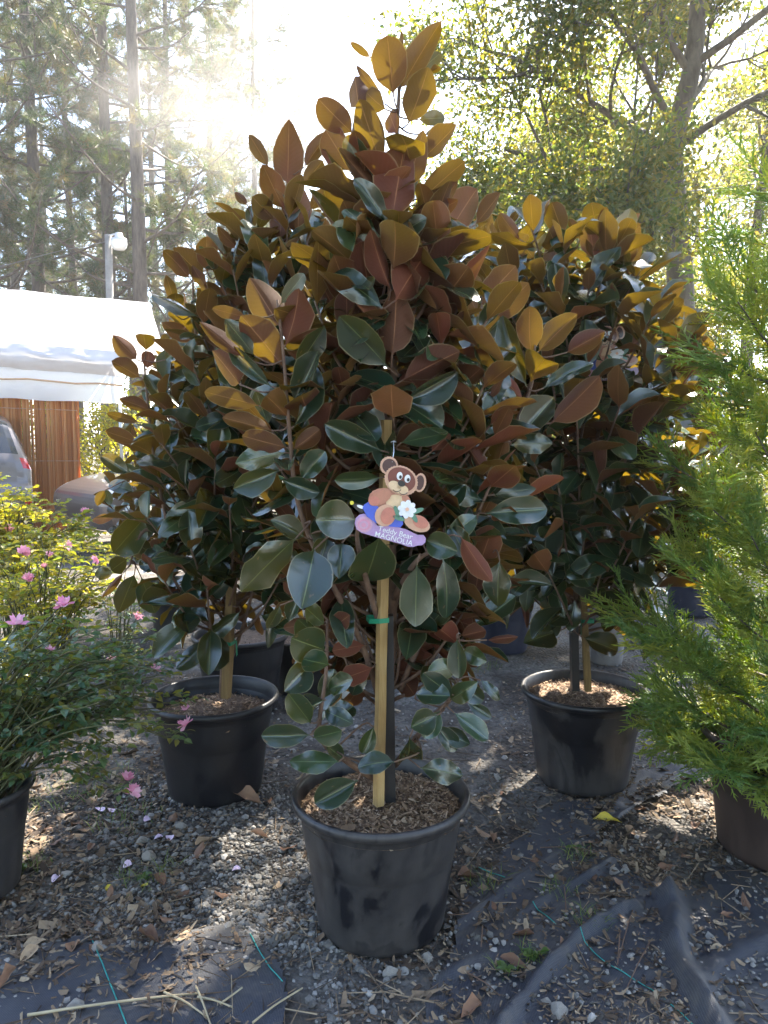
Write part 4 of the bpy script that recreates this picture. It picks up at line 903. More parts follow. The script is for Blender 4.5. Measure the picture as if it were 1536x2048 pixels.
def conifer(label, base, H, prof, nb, seed, ymax=None):
    rnd = random.Random(seed); base = Vector(base); root = empty('conifer', base); tag(root, label, 'conifer')
    MB().tube([(0, 0, 0), (.01, .01, H * .4), (0, .015, H)], .022, .004, n=7).build('trunk', M['oak_bark'], root)
    br = MB(); P, D, Nn, S = [], [], [], []
    for i in range(nb):
        f = ((i + .5) / nb) ** 1.45; z = H * (-.02 + 1.0 * f); a = i * 2.39996 + rnd.uniform(-.3, .3); r = np.interp(z, [q[0] for q in prof], [q[1] for q in prof]) * rnd.uniform(.75, 1.12)
        el = R(rnd.uniform(8, 34) if f > .14 else rnd.uniform(-20, 14)); p0 = Vector((0, 0, max(.02, z - r * .35))); p1 = Vector((r * math.cos(a), r * math.sin(a), z + r * math.tan(el) * .5))
        C = smooth_poly([p0, p0.lerp(p1, .5) + Vector((0, 0, -.02)), p1], 5); br.tube(C, .006, .0022, n=4, cap=False)
        ns = int((14 + 42 * r) * (1.1 - .75 * f))
        for k in range(ns):
            t = 1 - .85 * (k / ns); q = t * (len(C) - 1); m = min(int(q), len(C) - 2); p = C[m].lerp(C[m + 1], q - m); ax = (C[m + 1] - C[m]).normalized()
            side = Matrix.Rotation(rnd.uniform(0, 6.28), 3, ax) @ ax.orthogonal().normalized(); d = (ax * rnd.uniform(.6, 1.3) + side * rnd.uniform(.3, 1.0) + Vector((0, 0, .28))).normalized()
            P.append(p); D.append(d); Nn.append(Vector((rnd.gauss(0, .5), rnd.gauss(0, .5), 1))); S.append(rnd.uniform(.08, .17) * (1.25 if t > .8 else 1))
    br.build('branches', M['oak_bark'], root)
    Vv, Ff, Rr, _ = scatter(SPR, np.array(P), basis(np.array(D), np.array(Nn)), np.array(S))
    tag(obj_np('foliage', Vv, Ff, M['juniper'], root, smooth=False, rnd=Rr), kind='stuff')
    print('conifer tris', len(Ff))
    return root
conifer('feathery bright green conifer in a brown black pot', (JUNC.x + .01, JUNC.y, .29), 1.72, [(-.1, .20), (.0, .28), (.10, .36), (.35, .40), (.55, .30), (.85, .32), (1.0, .20), (1.3, .30), (1.5, .18), (1.72, .07)], 84, 4)

# ------------------------------------------------------------------ trees beyond
def quad_leaf(w=.42): 
    return [(np.array([(0, 0, 0), (-w / 2, .45, .08), (0, 1, -.1), (w / 2, .45, .08)]), np.array([(0, 2, 1), (0, 3, 2)])), (np.array([(0, 0, 0), (-w / 2, .5, -.1), (0, 1, .12), (w / 2, .5, -.1)]), np.array([(0, 2, 1), (0, 3, 2)]))]
def grow(rnd, p, d, L, r, depth, segs, tips, spread=.75, grav=0.0, kids=(4, 5)):
    n = 5; pts = [p]; q = Vector(p); dd = Vector(d)
    for i in range(n):
        dd = (dd + Vector((rnd.gauss(0, .16), rnd.gauss(0, .16), rnd.gauss(0, .10) + .04 - grav))).normalized(); q = q + dd * (L / n); pts.append(Vector(q))
    segs.append((pts, r, r * .45))
    if depth == 0:
        tips.extend([pts[2], pts[3], pts[4], pts[5]]); return
    for k in range(rnd.randint(*kids)):
        f = rnd.uniform(.3, 1.0); i = min(int(f * n), n - 1); b = pts[i].lerp(pts[i + 1], f * n - i)
        ax = (pts[i + 1] - pts[i]).normalized(); o = Matrix.Rotation(rnd.uniform(0, 6.28), 3, ax) @ ax.orthogonal().normalized()
        nd = (ax * (1 - spread * .5) + o * spread + Vector((0, 0, .10))).normalized()
        grow(rnd, b, nd, L * rnd.uniform(.5, .72), r * .5, depth - 1, segs, tips, spread, grav, kids)
def broadleaf(name, label, base, trunk, limbs, mat, seed, L=.07, per=7, depth=2, cat='tree', group=None, lr=.06, spread=.75, jit=.16, clip=None, tr=.18, bark='oak_bark', grav=0.0, ratio=.5, kids=(4, 5)):
    rnd = random.Random(seed); base = Vector(base); root = empty(name, base); tag(root, label, cat, group)
    T = smooth_poly(trunk, 5); MB().tube([p - base for p in T], tr, tr * .5, n=10).build('trunk', M[bark], root)
    segs, tips = [], []
    for (p, d, ln) in limbs: grow(rnd, Vector(p), Vector(d).normalized(), ln, lr, depth, segs, tips, spread, grav, kids)
    mb = MB()
    for (pts, r0, r1) in segs: mb.tube([p - base for p in pts], r0, r1, n=5 if r0 > .03 else 3, cap=False)
    mb.build('branches', M[bark], root)
    tips = np.array([tuple(t) for t in tips])
    if clip is not None: tips = tips[clip(tips)]
    P = np.repeat(tips, per, 0); K = len(P); P = P + np.random.default_rng(seed).normal(0, jit, P.shape) - np.array(base)
    g = np.random.default_rng(seed + 1); D = g.normal(0, 1, (K, 3)); D[:, 2] -= .35; Nn = g.normal(0, .7, (K, 3)); Nn[:, 2] += .8
    Vv, Ff, Rr, _ = scatter(quad_leaf(ratio), P, basis(D, Nn), g.uniform(.7, 1.3, K) * L)
    tag(obj_np('crown', Vv, Ff, mat, root, smooth=False, rnd=Rr), kind='stuff'); print(name, 'leaf tris', len(Ff), 'tips', len(tips))
    return root
# big oak to the right: trunk seen at px 1362, limbs reaching left over the gap
ob = gnd(1362, 893 + 170); ob = at(1370, 900, 10.0); ob.z = 0
def onp(px, py, Y=10.0): return at(px, py, Y)
trunkO = [Vector((ob.x, ob.y, -.1)), onp(1362, 620), onp(1352, 430), onp(1345, 300), onp(1385, 130), onp(1400, -40)]
limbsO = [(onp(1350, 380), onp(1010, 240, 9.5) - onp(1350, 380), 2.3), (onp(1346, 320), onp(1050, 120, 9.0) - onp(1346, 320), 2.4), (onp(1350, 260), onp(1120, -60, 9.0) - onp(1350, 260), 2.6), (onp(1380, 150), onp(1250, -160, 9.6) - onp(1380, 150), 2.4),
          (onp(1385, 130), onp(1600, -20, 9.2) - onp(1385, 130), 2.4), (onp(1346, 300), onp(1600, 170, 9.0) - onp(1346, 300), 2.4), (onp(1390, 80), onp(1450, -300, 10) - onp(1390, 80), 2.6), (onp(1350, 420), onp(1180, 330, 8.6) - onp(1350, 420), 1.6),
          (onp(1346, 320), onp(1250, 160, 12.5) - onp(1346, 320), 2.2), (onp(1400, 0), onp(1150, -260, 9.0) - onp(1400, 0), 2.8), (onp(1400, -40), onp(1350, -420, 9.0) - onp(1400, -40), 2.6), (onp(1380, 200), onp(1500, 60, 11.5) - onp(1380, 200), 2.2),
          (onp(1400, -30), onp(1250, -720, 9.0) - onp(1400, -30), 4.8), (onp(1390, 0), onp(1100, -840, 8.8) - onp(1390, 0), 5.6), (onp(1400, -40), onp(1350, -960, 9.0) - onp(1400, -40), 5.8), (onp(1390, 0), onp(1160, -580, 9.4) - onp(1390, 0), 4.4), (onp(1400, -40), onp(1000, -900, 9.2) - onp(1400, -40), 6.2)]  # last limbs lie above the view, added to shade the magnolias
def thin(t):                             # unseen crown above the view, thinned and holed to let sun patches through
    keep = np.random.default_rng(3).random(len(t)) < .70
    for (px, py, rr) in ((1335, 1640, .85), (1390, 1940, .45), (1290, 1560, .5), (410, 1710, .4), (90, 1890, .35), (1400, 1200, .5)):
        g = np.array(gnd(px, py)); s_ = np.array(SUNV); e = t - g; al = e @ s_; keep &= np.linalg.norm(e - al[:, None] * s_, axis=1) > rr
    return ((t[:, 2] - CAMH) / np.maximum(t[:, 1], .1) < .50) | keep
broadleaf('oak_tree', 'large oak with backlit yellow green leaves spreading over the clearing', ob, trunkO, limbsO, M['oakleaf'], 12, L=.085, per=48, depth=2, lr=.055, jit=.18, tr=.19, kids=(6, 7), clip=thin)
def simple_tree(label, px, Y, h0, h1, r, mat, seed, L=.12, per=18, nl=9, tr=.14, group='background trees behind the magnolias', name='tree', depth=2, ratio=.5):
    b = at(px, 900, Y); b.z = 0; rnd = random.Random(seed)
    tk = [Vector((b.x, b.y, -.1)), Vector((b.x + rnd.uniform(-.15, .15), b.y, h1 * .4)), Vector((b.x + rnd.uniform(-.3, .3), b.y, h1 * .85))]
    lm = []
    for i in range(nl):
        f = (i + .5) / nl; z = h0 + (h1 - h0) * f * .85; a = i * 2.4 + rnd.uniform(-.3, .3)
        c = tk[0].lerp(tk[2], min(1, z / (h1 * .85))); c.z = min(z, h1 * .84)
        lm.append((c, Vector((math.cos(a), math.sin(a), .35 + .6 * f)), r * (1 - .45 * f) * .62))
    return broadleaf(name, label, b, tk, lm, mat, seed, L=L, per=per, depth=depth, lr=.035 * tr / .14, jit=L * 2.0, tr=tr, group=group, ratio=ratio)
simple_tree('slender hazy tree right behind the navy potted magnolia', 1110, 15, 1.5, 7.6, 3.4, M['farleaf'], 41, L=.09, per=18)
simple_tree('hazy olive tree behind the broad magnolia', 1240, 17, 1.0, 8.2, 3.8, M['farleaf'], 42, L=.10, per=18)
simple_tree('dusty green tree beyond the oak trunk', 1500, 14, 1.2, 8.5, 3.6, M['farleaf'], 43, L=.10, per=18)
simple_tree('pale feathery tree dissolving in the bright mist', 1000, 26, 2.0, 10.0, 4.2, M['farleaf'], 44, L=.14, per=16)
simple_tree('broad hazy tree far behind the gap in the canopy', 1380, 30, 1.0, 14.0, 6.5, M['farleaf'], 45, L=.17, per=16, nl=11)
simple_tree('hazy tree with drooping twigs behind the navy pot', 1160, 22, 1.0, 10.5, 5.0, M['farleaf'], 46, L=.14, per=16, nl=11)
def shrub(label, px, Y, h, r, mat, seed, L=.06, per=9, group=None, nl=10):
    b = at(px, 900, Y); b.z = 0; rnd = random.Random(seed); lm = []
    for i in range(nl):
        a = i * 2.4; f = i / nl; lm.append((Vector((b.x, b.y, h * .15 + .25 * h * f)), Vector((math.cos(a) * (1 - f * .6), math.sin(a) * (1 - f * .6), .35 + f)), r * .75))
    return broadleaf('shrub', label, b, [Vector((b.x, b.y, -.05)), Vector((b.x, b.y, h * .2)), Vector((b.x, b.y, h * .4))], lm, mat, seed, L=L, per=per, depth=1, lr=.015, jit=L * 1.8, tr=.03, cat='shrub', group=group)
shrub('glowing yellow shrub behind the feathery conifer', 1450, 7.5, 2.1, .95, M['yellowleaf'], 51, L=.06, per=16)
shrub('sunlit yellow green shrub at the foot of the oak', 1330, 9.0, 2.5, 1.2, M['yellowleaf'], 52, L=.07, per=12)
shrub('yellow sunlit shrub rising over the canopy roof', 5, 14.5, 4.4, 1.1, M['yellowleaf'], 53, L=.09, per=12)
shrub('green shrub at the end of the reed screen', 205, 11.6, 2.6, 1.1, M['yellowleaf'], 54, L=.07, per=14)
shrub('dense green shrub below the canopy corner', 250, 12.5, 2.8, 1.2, M['farleaf'], 55, L=.08, per=12)
shrub('dull green shrub between the back row and the reed screen', 420, 9.5, 1.9, 1.3, M['farleaf'], 56, L=.07, per=12)
shrub('dull green shrub in the shade behind the bear tag magnolia', 700, 8.0, 1.7, 1.4, M['farleaf'], 57, L=.07, per=12)
shrub('dark green shrub behind the white pot', 570, 6.3, 1.5, 1.2, M['farleaf'], 59, L=.06, per=14)
shrub('dark green shrub between the stakes', 900, 6.5, 1.5, 1.3, M['farleaf'], 60, L=.06, per=14)
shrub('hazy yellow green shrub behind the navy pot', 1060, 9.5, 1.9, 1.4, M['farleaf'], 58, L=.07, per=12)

# pines
def tuft_template(seed, n=34):
    r = random.Random(seed); V = []; T = []
    for i in range(n):
        a = r.uniform(0, 6.28); e = r.uniform(-.35, 1.45); d = Vector((math.cos(a) * math.cos(e), math.sin(e), math.sin(a) * math.cos(e)))
        p = Vector((0, r.uniform(-.5, .25), 0)); s = d.orthogonal().normalized() * .030; k = len(V); L_ = r.uniform(.55, 1.0)
        V += [tuple(p + s), tuple(p - s), tuple(p + d * L_ + Vector((0, 0, -.12 * L_)))]; T.append((k, k + 1, k + 2))
    return np.array(V), np.array(T)
TUFT = [tuft_template(i) for i in range(4)]
def pine_meshes(seed, H, z0, rmax, tr, nl):
    rnd = random.Random(seed); tk = MB(); br = MB(); P, D = [], []
    C = [Vector((0, 0, -.2)), Vector((rnd.gauss(0, .06), 0, H * .3)), Vector((rnd.gauss(0, .12), rnd.gauss(0, .1), H * .65)), Vector((0, 0, H))]
    C = smooth_poly(C, 8); tk.tube(C, tr, tr * .25, n=10)
    for i in range(nl):
        f = (i + rnd.random()) / nl; z = z0 + (H - z0) * f; q = (z / H) * (len(C) - 1); k = min(int(q), len(C) - 2); p0 = C[k].lerp(C[k + 1], q - k)
        a = rnd.uniform(0, 6.28); ln = rmax * (1 - .55 * f) * rnd.uniform(.55, 1.15); el = rnd.uniform(-.10, .55)
        d = Vector((math.cos(a), math.sin(a), el)); p1 = p0 + d * ln * .55 + Vector((0, 0, rnd.uniform(-.2, .1))); p2 = p0 + d * ln + Vector((rnd.gauss(0, .2), rnd.gauss(0, .2), .22 * ln))
        B = smooth_poly([p0, p1, p2], 6); br.tube(B, tr * .22 * (1 - .5 * f), .010, n=5, cap=False)
        if rnd.random() < .12: continue
        for j in range(rnd.randint(5, 8)):
            t = rnd.uniform(.35, 1.0); qq = t * (len(B) - 1); m = min(int(qq), len(B) - 2); b = B[m].lerp(B[m + 1], qq - m)
            dd = (d.normalized() * .6 + Vector((rnd.gauss(0, .7), rnd.gauss(0, .7), rnd.gauss(.25, .35)))).normalized(); l2 = rnd.uniform(.35, .95)
            e = b + dd * l2; br.tube([b, b.lerp(e, .5) + Vector((0, 0, -.04)), e], .013, .006, n=3, cap=False)
            for u in range(rnd.randint(3, 6)):
                t2 = rnd.uniform(.35, 1.05); P.append(b.lerp(e, t2) + Vector((rnd.gauss(0, .10), rnd.gauss(0, .10), rnd.gauss(0, .08)))); D.append((dd + Vector((rnd.gauss(0, .5), rnd.gauss(0, .5), .25))).normalized())
    P = np.array(P); D = np.array(D); g = np.random.default_rng(seed); Nn = g.normal(0, 1, P.shape)
    Vv, Ff, Rr, _ = scatter(TUFT, P, basis(D, Nn), g.uniform(.20, .34, len(P)))
    a = obj_py('trunk', tk.V, tk.F, M['pine_bark'], None, True); b = obj_py('branches', br.V, br.F, M['pine_bark'], None, True); c = obj_np('needles', Vv, Ff, M['needles'], None, smooth=False, rnd=Rr)
    c['kind'] = 'stuff'; print('pine tris', len(Ff)); return a, b, c
PV = [pine_meshes(61, 19, 3.6, 3.4, .21, 58), pine_meshes(62, 21, 4.4, 3.0, .19, 54), pine_meshes(63, 17, 3.4, 3.8, .17, 60)]
used = [False] * 3
PL = {232: 'pine standing right behind the yard lamp pole', 284: 'thick straight pine next to the thin bare sapling', 88: 'dark crooked pine with low hanging tufts over the canopy roof', 352: 'pine with long low limbs just before the smoke begins', 3: 'pine rising behind the yellow sunlit shrub'}
for i, (px, Y, v, s, rz) in enumerate([(3, 17, 0, 1.0, .3), (88, 19, 1, 1.05, 1.2), (232, 18.5, 1, 1.0, 2.9), (284, 17, 0, .98, 4.0), (352, 22, 2, 1.0, .8), (160, 27, 2, 1.1, 2.0), (430, 27, 0, 1.0, 5.1), (520, 24, 1, .78, 1.1), (605, 30, 2, .80, 3.3), (45, 28, 1, 1.2, 4.4), (-90, 20, 2, 1.1, .4), (320, 33, 1, 1.1, 2.2), (470, 36, 2, .95, 3.9), (215, 36, 0, 1.2, 1.0), (560, 40, 0, .80, 0), (110, 38, 2, 1.25, 3.0)]):
    b = at(px, 900, Y); root = empty('pine_tree', (b.x, b.y, 0), rz); root.scale = (s, s, s)
    tag(root, 'tall pine with bare grey trunk and tufts of needles behind the white canopy' if px < 400 else 'tall pine half dissolved in the bright mist', 'pine tree', 'pines behind the canopy' if px < 400 else 'pines in the mist')
    if px in PL: root['label'] = PL[px]
    for o in PV[v]:
        if not used[v]: o.parent = root
        else:
            c = o.copy(); COL.objects.link(c); c.parent = root
    used[v] = True
for j, (px, Y, tx) in enumerate([(262, 18, 248), (20, 22, 8)]):
    b = at(px, 900, Y); b.z = -.1; mb = MB(); t = at(tx, 330, Y); C = smooth_poly([b, b.lerp(t, .5) + Vector((.06, 0, 0)), t], 6)
    root = empty('dead_sapling', (b.x, b.y, 0)); tag(root, ('thin bare sapling trunk between two pines', 'thin bare trunk beside the leftmost pine group')[j], 'sapling')
    mb.tube([p - Vector((b.x, b.y, 0)) for p in C], .075, .03, n=7); mb.build('trunk', M['pine_bark'], root)
    r_ = random.Random(j); m2 = MB()
    for k in range(9):
        q = C[4 + k % (len(C) - 5)] - Vector((b.x, b.y, 0)); a = r_.uniform(0, 6.28); m2.tube([q, q + Vector((math.cos(a) * .5, math.sin(a) * .5, .2)), q + Vector((math.cos(a) * .9, math.sin(a) * .9, .55))], .018, .006, n=4)
    m2.build('twigs', M['pine_bark'], root)

# oaks added out of view behind the camera, to darken what the leaves mirror
def copy_tree(src, loc, rz, s, label, group):
    r = src.copy(); COL.objects.link(r); r.location = loc; r.rotation_euler = (0, 0, rz); r.scale = (s, s, s); tag(r, label, None, group)
    for ch in src.children:
        c = ch.copy(); COL.objects.link(c); c.parent = r
    return r
OAK = bpy.data.objects['oak_tree']
for (x, y, rz, s) in ((-7.5, -7.0, 2.0, 1.0), (-1.0, -10.5, 3.4, 1.1), (6.5, -8.0, 4.6, 1.0)):
    copy_tree(OAK, (x, y, 0), rz, s, 'unseen oak added behind the viewer to darken reflections', 'unseen oaks added behind the viewer')

# ------------------------------------------------------------------ white canopy and reed screen
def tarp_mat(name, c, tf):
    m, nt, N = new_mat(name); L = nt.links.new
    out = N('ShaderNodeOutputMaterial'); p = N('ShaderNodeBsdfPrincipled'); t = N('ShaderNodeBsdfTranslucent'); mx = N('ShaderNodeMixShader'); tc = N('ShaderNodeTexCoord')
    nz = N('ShaderNodeTexNoise'); nz.inputs['Scale'].default_value = 2.5; nz.inputs['Detail'].default_value = 5; L(tc.outputs['Object'], nz.inputs['Vector'])
    L(ramp(nt, nz.outputs[0], [(.3, tuple(x * .9 for x in c)), (.7, c)]), p.inputs['Base Color']); p.inputs['Roughness'].default_value = .5
    t.inputs[0].default_value = (*c, 1); mx.inputs[0].default_value = tf
    b = N('ShaderNodeBump'); b.inputs['Strength'].default_value = .4; b.inputs['Distance'].default_value = .05; L(nz.outputs[0], b.inputs['Height']); L(b.outputs[0], p.inputs['Normal'])
    L(p.outputs[0], mx.inputs[1]); L(t.outputs[0], mx.inputs[2]); L(mx.outputs[0], out.inputs[0]); return m
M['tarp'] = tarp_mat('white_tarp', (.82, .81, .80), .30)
M['tarp_shade'] = tarp_mat('white_tarp_shaded', (.62, .58, .58), .10)  # same white tarp, shade of the upper flap put into a greyer colour
M['metal'] = smat('galvanised_tube', [(.3, (.45, .45, .46)), (.7, (.6, .6, .6))], 10, .4, metal=.6)
M['rope'] = smat('tan_rope', [(.3, (.55, .33, .20)), (.7, (.68, .45, .28))], 30, .8)
Er, Rr_ = at(243, 703, 10.0), at(300, 612, 11.7)
el = at(0, 685, 8.95); dirx = Vector((1, .09, 0)).normalized(); Wd = 3.6
dep = Vector((-dirx.y, dirx.x, 0))
can = empty('canopy_tent', (Er.x, Er.y, 0)); tag(can, 'white tarpaulin canopy with hanging front flap over the parked cars', 'canopy')
zE, zR, half = Er.z, 3.40, 1.75
def cp(u, v, z): return (-dirx * u + dep * v + Vector((0, 0, z + .072 * u * min(1, max(0, z - 1.2)))))          # u metres to the left of the right end, v metres back
def sheet(nm, f, nu, nv, mat):
    V = [f(i / nu, j / nv) for j in range(nv + 1) for i in range(nu + 1)]; n = nu + 1
    return obj_py(nm, V, [(j * n + i, j * n + i + 1, (j + 1) * n + i + 1, (j + 1) * n + i) for j in range(nv) for i in range(nu)], mat, can, True)
def sag(u, v): return .05 * noise.noise(Vector((u * 5, v * 3, 1))) - .06 * abs(math.sin(u * 9.4)) * math.sin(v * 3.14)
sheet('roof_front', lambda u, v: cp(u * Wd + .0, v * half, zE + (zR - zE) * v + sag(u, v)), 40, 12, M['tarp'])
sheet('roof_back', lambda u, v: cp(u * Wd, half + .004 + v * half, zR - (zR - zE) * v + sag(u, v) - .002), 20, 8, M['tarp'])
sheet('flap_upper', lambda u, v: cp(u * Wd, -.03 - .10 * math.sin(v * 3) + .03 * noise.noise(Vector((u * 14 + v * 4, v * 3, 2))), zE - .004 - .33 * v), 60, 8, M['tarp_shade'])
sheet('flap_lower', lambda u, v: cp(u * Wd - .03, -.055 - .02 * math.sin(v * 3.1) + .012 * noise.noise(Vector((u * 18, v * 2, 6))), zE - .325 - .36 * v - .015 * noise.noise(Vector((u * 9, 0, 6)))), 60, 5, M['tarp'])
V = [cp(.004, 0, zE - .03), cp(.004, half * 2, zE - .03), cp(.004, half, zR - .03)]
obj_py('gable', V, [(0, 1, 2)], M['tarp'], can)
mb = MB(); mb.tube([cp(u * Wd / 12 - .02, -.085, zE - .45 + .012 * math.sin(u * 2.1)) for u in range(13)], .012, n=5); mb.build('rope', M['rope'], can)
for u in (.05, 1.8, 3.5):
    for v in (.04, half * 2 - .04): MB().tube([cp(u, v, 0), cp(u, v, zE - .02)], .024, n=8).build('leg', M['metal'], can)
MB().tube([cp(0, half, zR - .03), cp(Wd, half, zR - .03)], .024, n=8).build('ridge_pole', M['metal'], can)
M['reed'] = foliage_mat('dry_reed', [(.36, .13, .035), (.52, .21, .060), (.62, .28, .09), (.70, .40, .17)], [(.85, .34, .08), (.95, .50, .16)], .40, .6)
scr = empty('reed_screen', (Er.x, Er.y, 0)); tag(scr, 'orange brown reed screen hanging under the white canopy', 'screen')
P, S = [], []
u = .62
while u < 3.5:
    P.append(cp(u, .10 + random.uniform(-.008, .008), 0.02)); S.append((random.uniform(.9, 1.5) * .010, random.uniform(.9, 1.5) * .010, 2.02 + random.uniform(-.06, .03))); u += .0095
K = len(P); Rm = np.tile(np.eye(3), (K, 1, 1)); ta = rng.normal(0, .006, K); Rm[:, 0, 2] = ta
hexv = np.array([(math.cos(a * 1.0472), math.sin(a * 1.0472), z) for z in (0, .5, 1) for a in range(6)]); hexf = np.array([(r * 6 + k, r * 6 + (k + 1) % 6, (r + 1) * 6 + (k + 1) % 6, (r + 1) * 6 + k) for r in range(2) for k in range(6)])
Vv, Ff, Rr2, _ = scatter([(hexv, hexf)], np.array([tuple(p) for p in P]), Rm, np.array(S))
tag(obj_np('reeds', Vv, Ff, M['reed'], scr, rnd=Rr2), kind='stuff')
for z in (.35, 1.0, 1.65): MB().tube([cp(.62, .085, z), cp(3.5, .085, z)], .005, n=4).build('binding_wire', M['rope'], scr)
for u in (.66, 2.0, 3.4): MB().tube([cp(u, .14, 0), cp(u, .14, 2.0)], .03, n=6).build('post', M['stake_old'], scr)

# ------------------------------------------------------------------ parked cars
def paint(name, c): return smat(name, [(.3, tuple(x * .92 for x in c)), (.7, c)], 3, .32, metal=.35, coat=.6)
M['glass'] = smat('car_glass', [(.3, (.012, .014, .016)), (.7, (.02, .022, .024))], 3, .06, spec=.8)
M['red'] = smat('tail_light', [(.3, (.45, .012, .02)), (.7, (.60, .02, .03))], 12, .15, coat=.8)
M['rubber'] = smat('tyre', [(.3, (.012, .012, .012)), (.7, (.025, .025, .025))], 20, .8)
M['alloy'] = smat('alloy', [(.3, (.4, .4, .42)), (.7, (.55, .55, .57))], 10, .35, metal=.8)
M['trim'] = smat('black_trim', [(.3, (.012, .012, .013)), (.7, (.02, .02, .021))], 10, .5)
M['plate'] = smat('licence_plate', [(.3, (.7, .7, .68)), (.7, (.8, .8, .78))], 10, .4)
def car(label, loc, rz, prof, wid, pmat, glass_rear, glass_front, lights, roofz, belt=.95, wheels=(.80, 3.55), wr=.33):
    """prof: side silhouette (y, z) from the rear underside over the roof to the front underside; +y is forward"""
    root = empty('parked_car', loc, rz); tag(root, label, 'car', 'cars parked by the reed screen')
    S = smooth_poly([Vector((0, y, z)) for y, z in prof], 6); nS = len(S); yc = sum(p.y for p in S) / nS; zc = .62
    us = [0, .25, .5, .7, .82, .90, .95, .985, 1.0]; kk = [0, .0015, .004, .010, .022, .042, .062, .090, .125]
    side = [1.0, .82, .64, .46, .28, .12, .0]
    def hw(z): return wid * (1 - max(0, z - belt) * .34 - max(0, .45 - z) * .18)
    cols = []
    for u, k in zip(us, kk): cols.append([(u, k, p) for p in S])
    grid = []
    for sgn in (-1, 1):
        G = []
        for u, k in zip(us, kk):
            row = []
            for p in S:
                q = Vector((0, yc + (p.y - yc) * (1 - k * .30), zc + (p.z - zc) * (1 - k))); row.append(Vector((sgn * u * hw(p.z), q.y, q.z)))
            G.append(row)
        for t in side[1:]:
            row = []
            for p in S:
                q = Vector((0, yc + (p.y - yc) * (1 - .125 * .30) * (t if t > 0 else 0.0), zc + (p.z - zc) * (1 - .125) * t)); z = q.z; row.append(Vector((sgn * hw(z) * (1.0 + .012 * (1 - t)), q.y, z)))
            G.append(row)
        grid.append((sgn, G))
    parts = {}
    def put(nm, quad, off=0.0):
        mb, = parts.setdefault(nm, (MB(),))
        n = (quad[1] - quad[0]).cross(quad[2] - quad[0]); n = n.normalized() if n.length > 1e-9 else Vector((0, 0, 1)); mb.add([v + n * off for v in quad], [(0, 1, 2, 3)])
    for sgn, G in grid:
        for r in range(len(G) - 1):
            for s in range(nS - 1):
                q = [G[r][s], G[r][s + 1], G[r + 1][s + 1], G[r + 1][s]]
                if sgn > 0: q = q[::-1]
                c = (q[0] + q[1] + q[2] + q[3]) / 4; f = s / (nS - 1); tp = r < len(us) - 1
                nm = 'body'
                if tp and r < 5 and glass_rear[0] <= f <= glass_rear[1]: nm = 'rear_window'
                elif tp and r < 5 and glass_front[0] <= f <= glass_front[1]: nm = 'windscreen'
                elif not tp and belt + .03 < c.z < roofz - .10 and glass_rear[0] * .0 + .6 < c.y < prof[-1][0] - 1.2: nm = 'side_window'
                for (ln, f0, f1, r0, r1) in lights:
                    if f0 <= f <= f1 and r0 <= r <= r1: nm = ln
                if c.z < .30: nm = 'bumper_trim' if nm == 'body' else nm
                put(nm + ('_' if nm[:4] in ('tail', 'side', 'refl', 'head') and sgn < 0 else ''), q, .0)
    mats = dict(body=pmat, rear_window=M['glass'], windscreen=M['glass'], side_window=M['glass'], tail_light=M['red'], tail_light_=M['red'], head_light=M['alloy'], reflector=M['red'], bumper_trim=M['trim'])
    for nm, (mb,) in parts.items(): mb.build(nm.rstrip('_'), mats[nm.rstrip('_')], root, smooth=True)
    for y in wheels:
        for sgn in (-1, 1):
            Mx = Matrix.Translation((sgn * (wid - .10), y, wr)) @ Matrix.Rotation(R(90), 4, 'Y')
            w = MB().lathe([(wr * .62, -.10), (wr * .94, -.11), (wr, -.07), (wr, .07), (wr * .94, .11), (wr * .62, .10)], 28, Mx).build('wheel', M['rubber'], root)
            MB().lathe([(wr * .63, -.095), (wr * .55, -.07), (.02, -.085), (.02, .085), (wr * .55, .07), (wr * .63, .095)], 28, Mx).build('rim', M['alloy'], w)
    return root
suv = [(.10, .32), (.02, .40), (-.03, .52), (-.02, .66), (.06, .78), (.09, .95), (.14, 1.08), (.34, 1.36), (.52, 1.52), (.95, 1.60), (1.8, 1.64), (2.5, 1.58), (2.95, 1.42), (3.5, 1.06), (4.1, .96), (4.42, .82), (4.48, .60), (4.46, .40), (4.38, .30)]
c1 = at(-112, 960, 8.4); car('greyish brown hatchback with a red wraparound tail light parked by the reed screen', (c1.x, c1.y, 0), R(27), suv, .90, paint('grey_brown_paint', (.17, .145, .135)), (.34, .44), (.62, .72), [('tail_light', .275, .325, 5, 9), ('reflector', .10, .12, 5, 6)], 1.62)
c1.z = 0
sed = [(.10, .30), (.02, .40), (-.02, .55), (.02, .72), (.10, .84), (.22, .92), (.55, .97), (.95, 1.16), (1.35, 1.34), (1.9, 1.42), (2.5, 1.38), (2.95, 1.22), (3.45, .95), (4.1, .84), (4.45, .68), (4.48, .45), (4.40, .30)]
c2 = at(150, 985, 8.3); car('dark grey sedan nosing out from behind the bushy magnolia', (c2.x + .75 * 4.48, c2.y + .66 * 4.48, 0), R(131), sed, .88, paint('dark_grey_paint', (.12, .10, .095)), (.38, .50), (.63, .76), [('head_light', .84, .885, 4, 7)], 1.42, belt=.90)

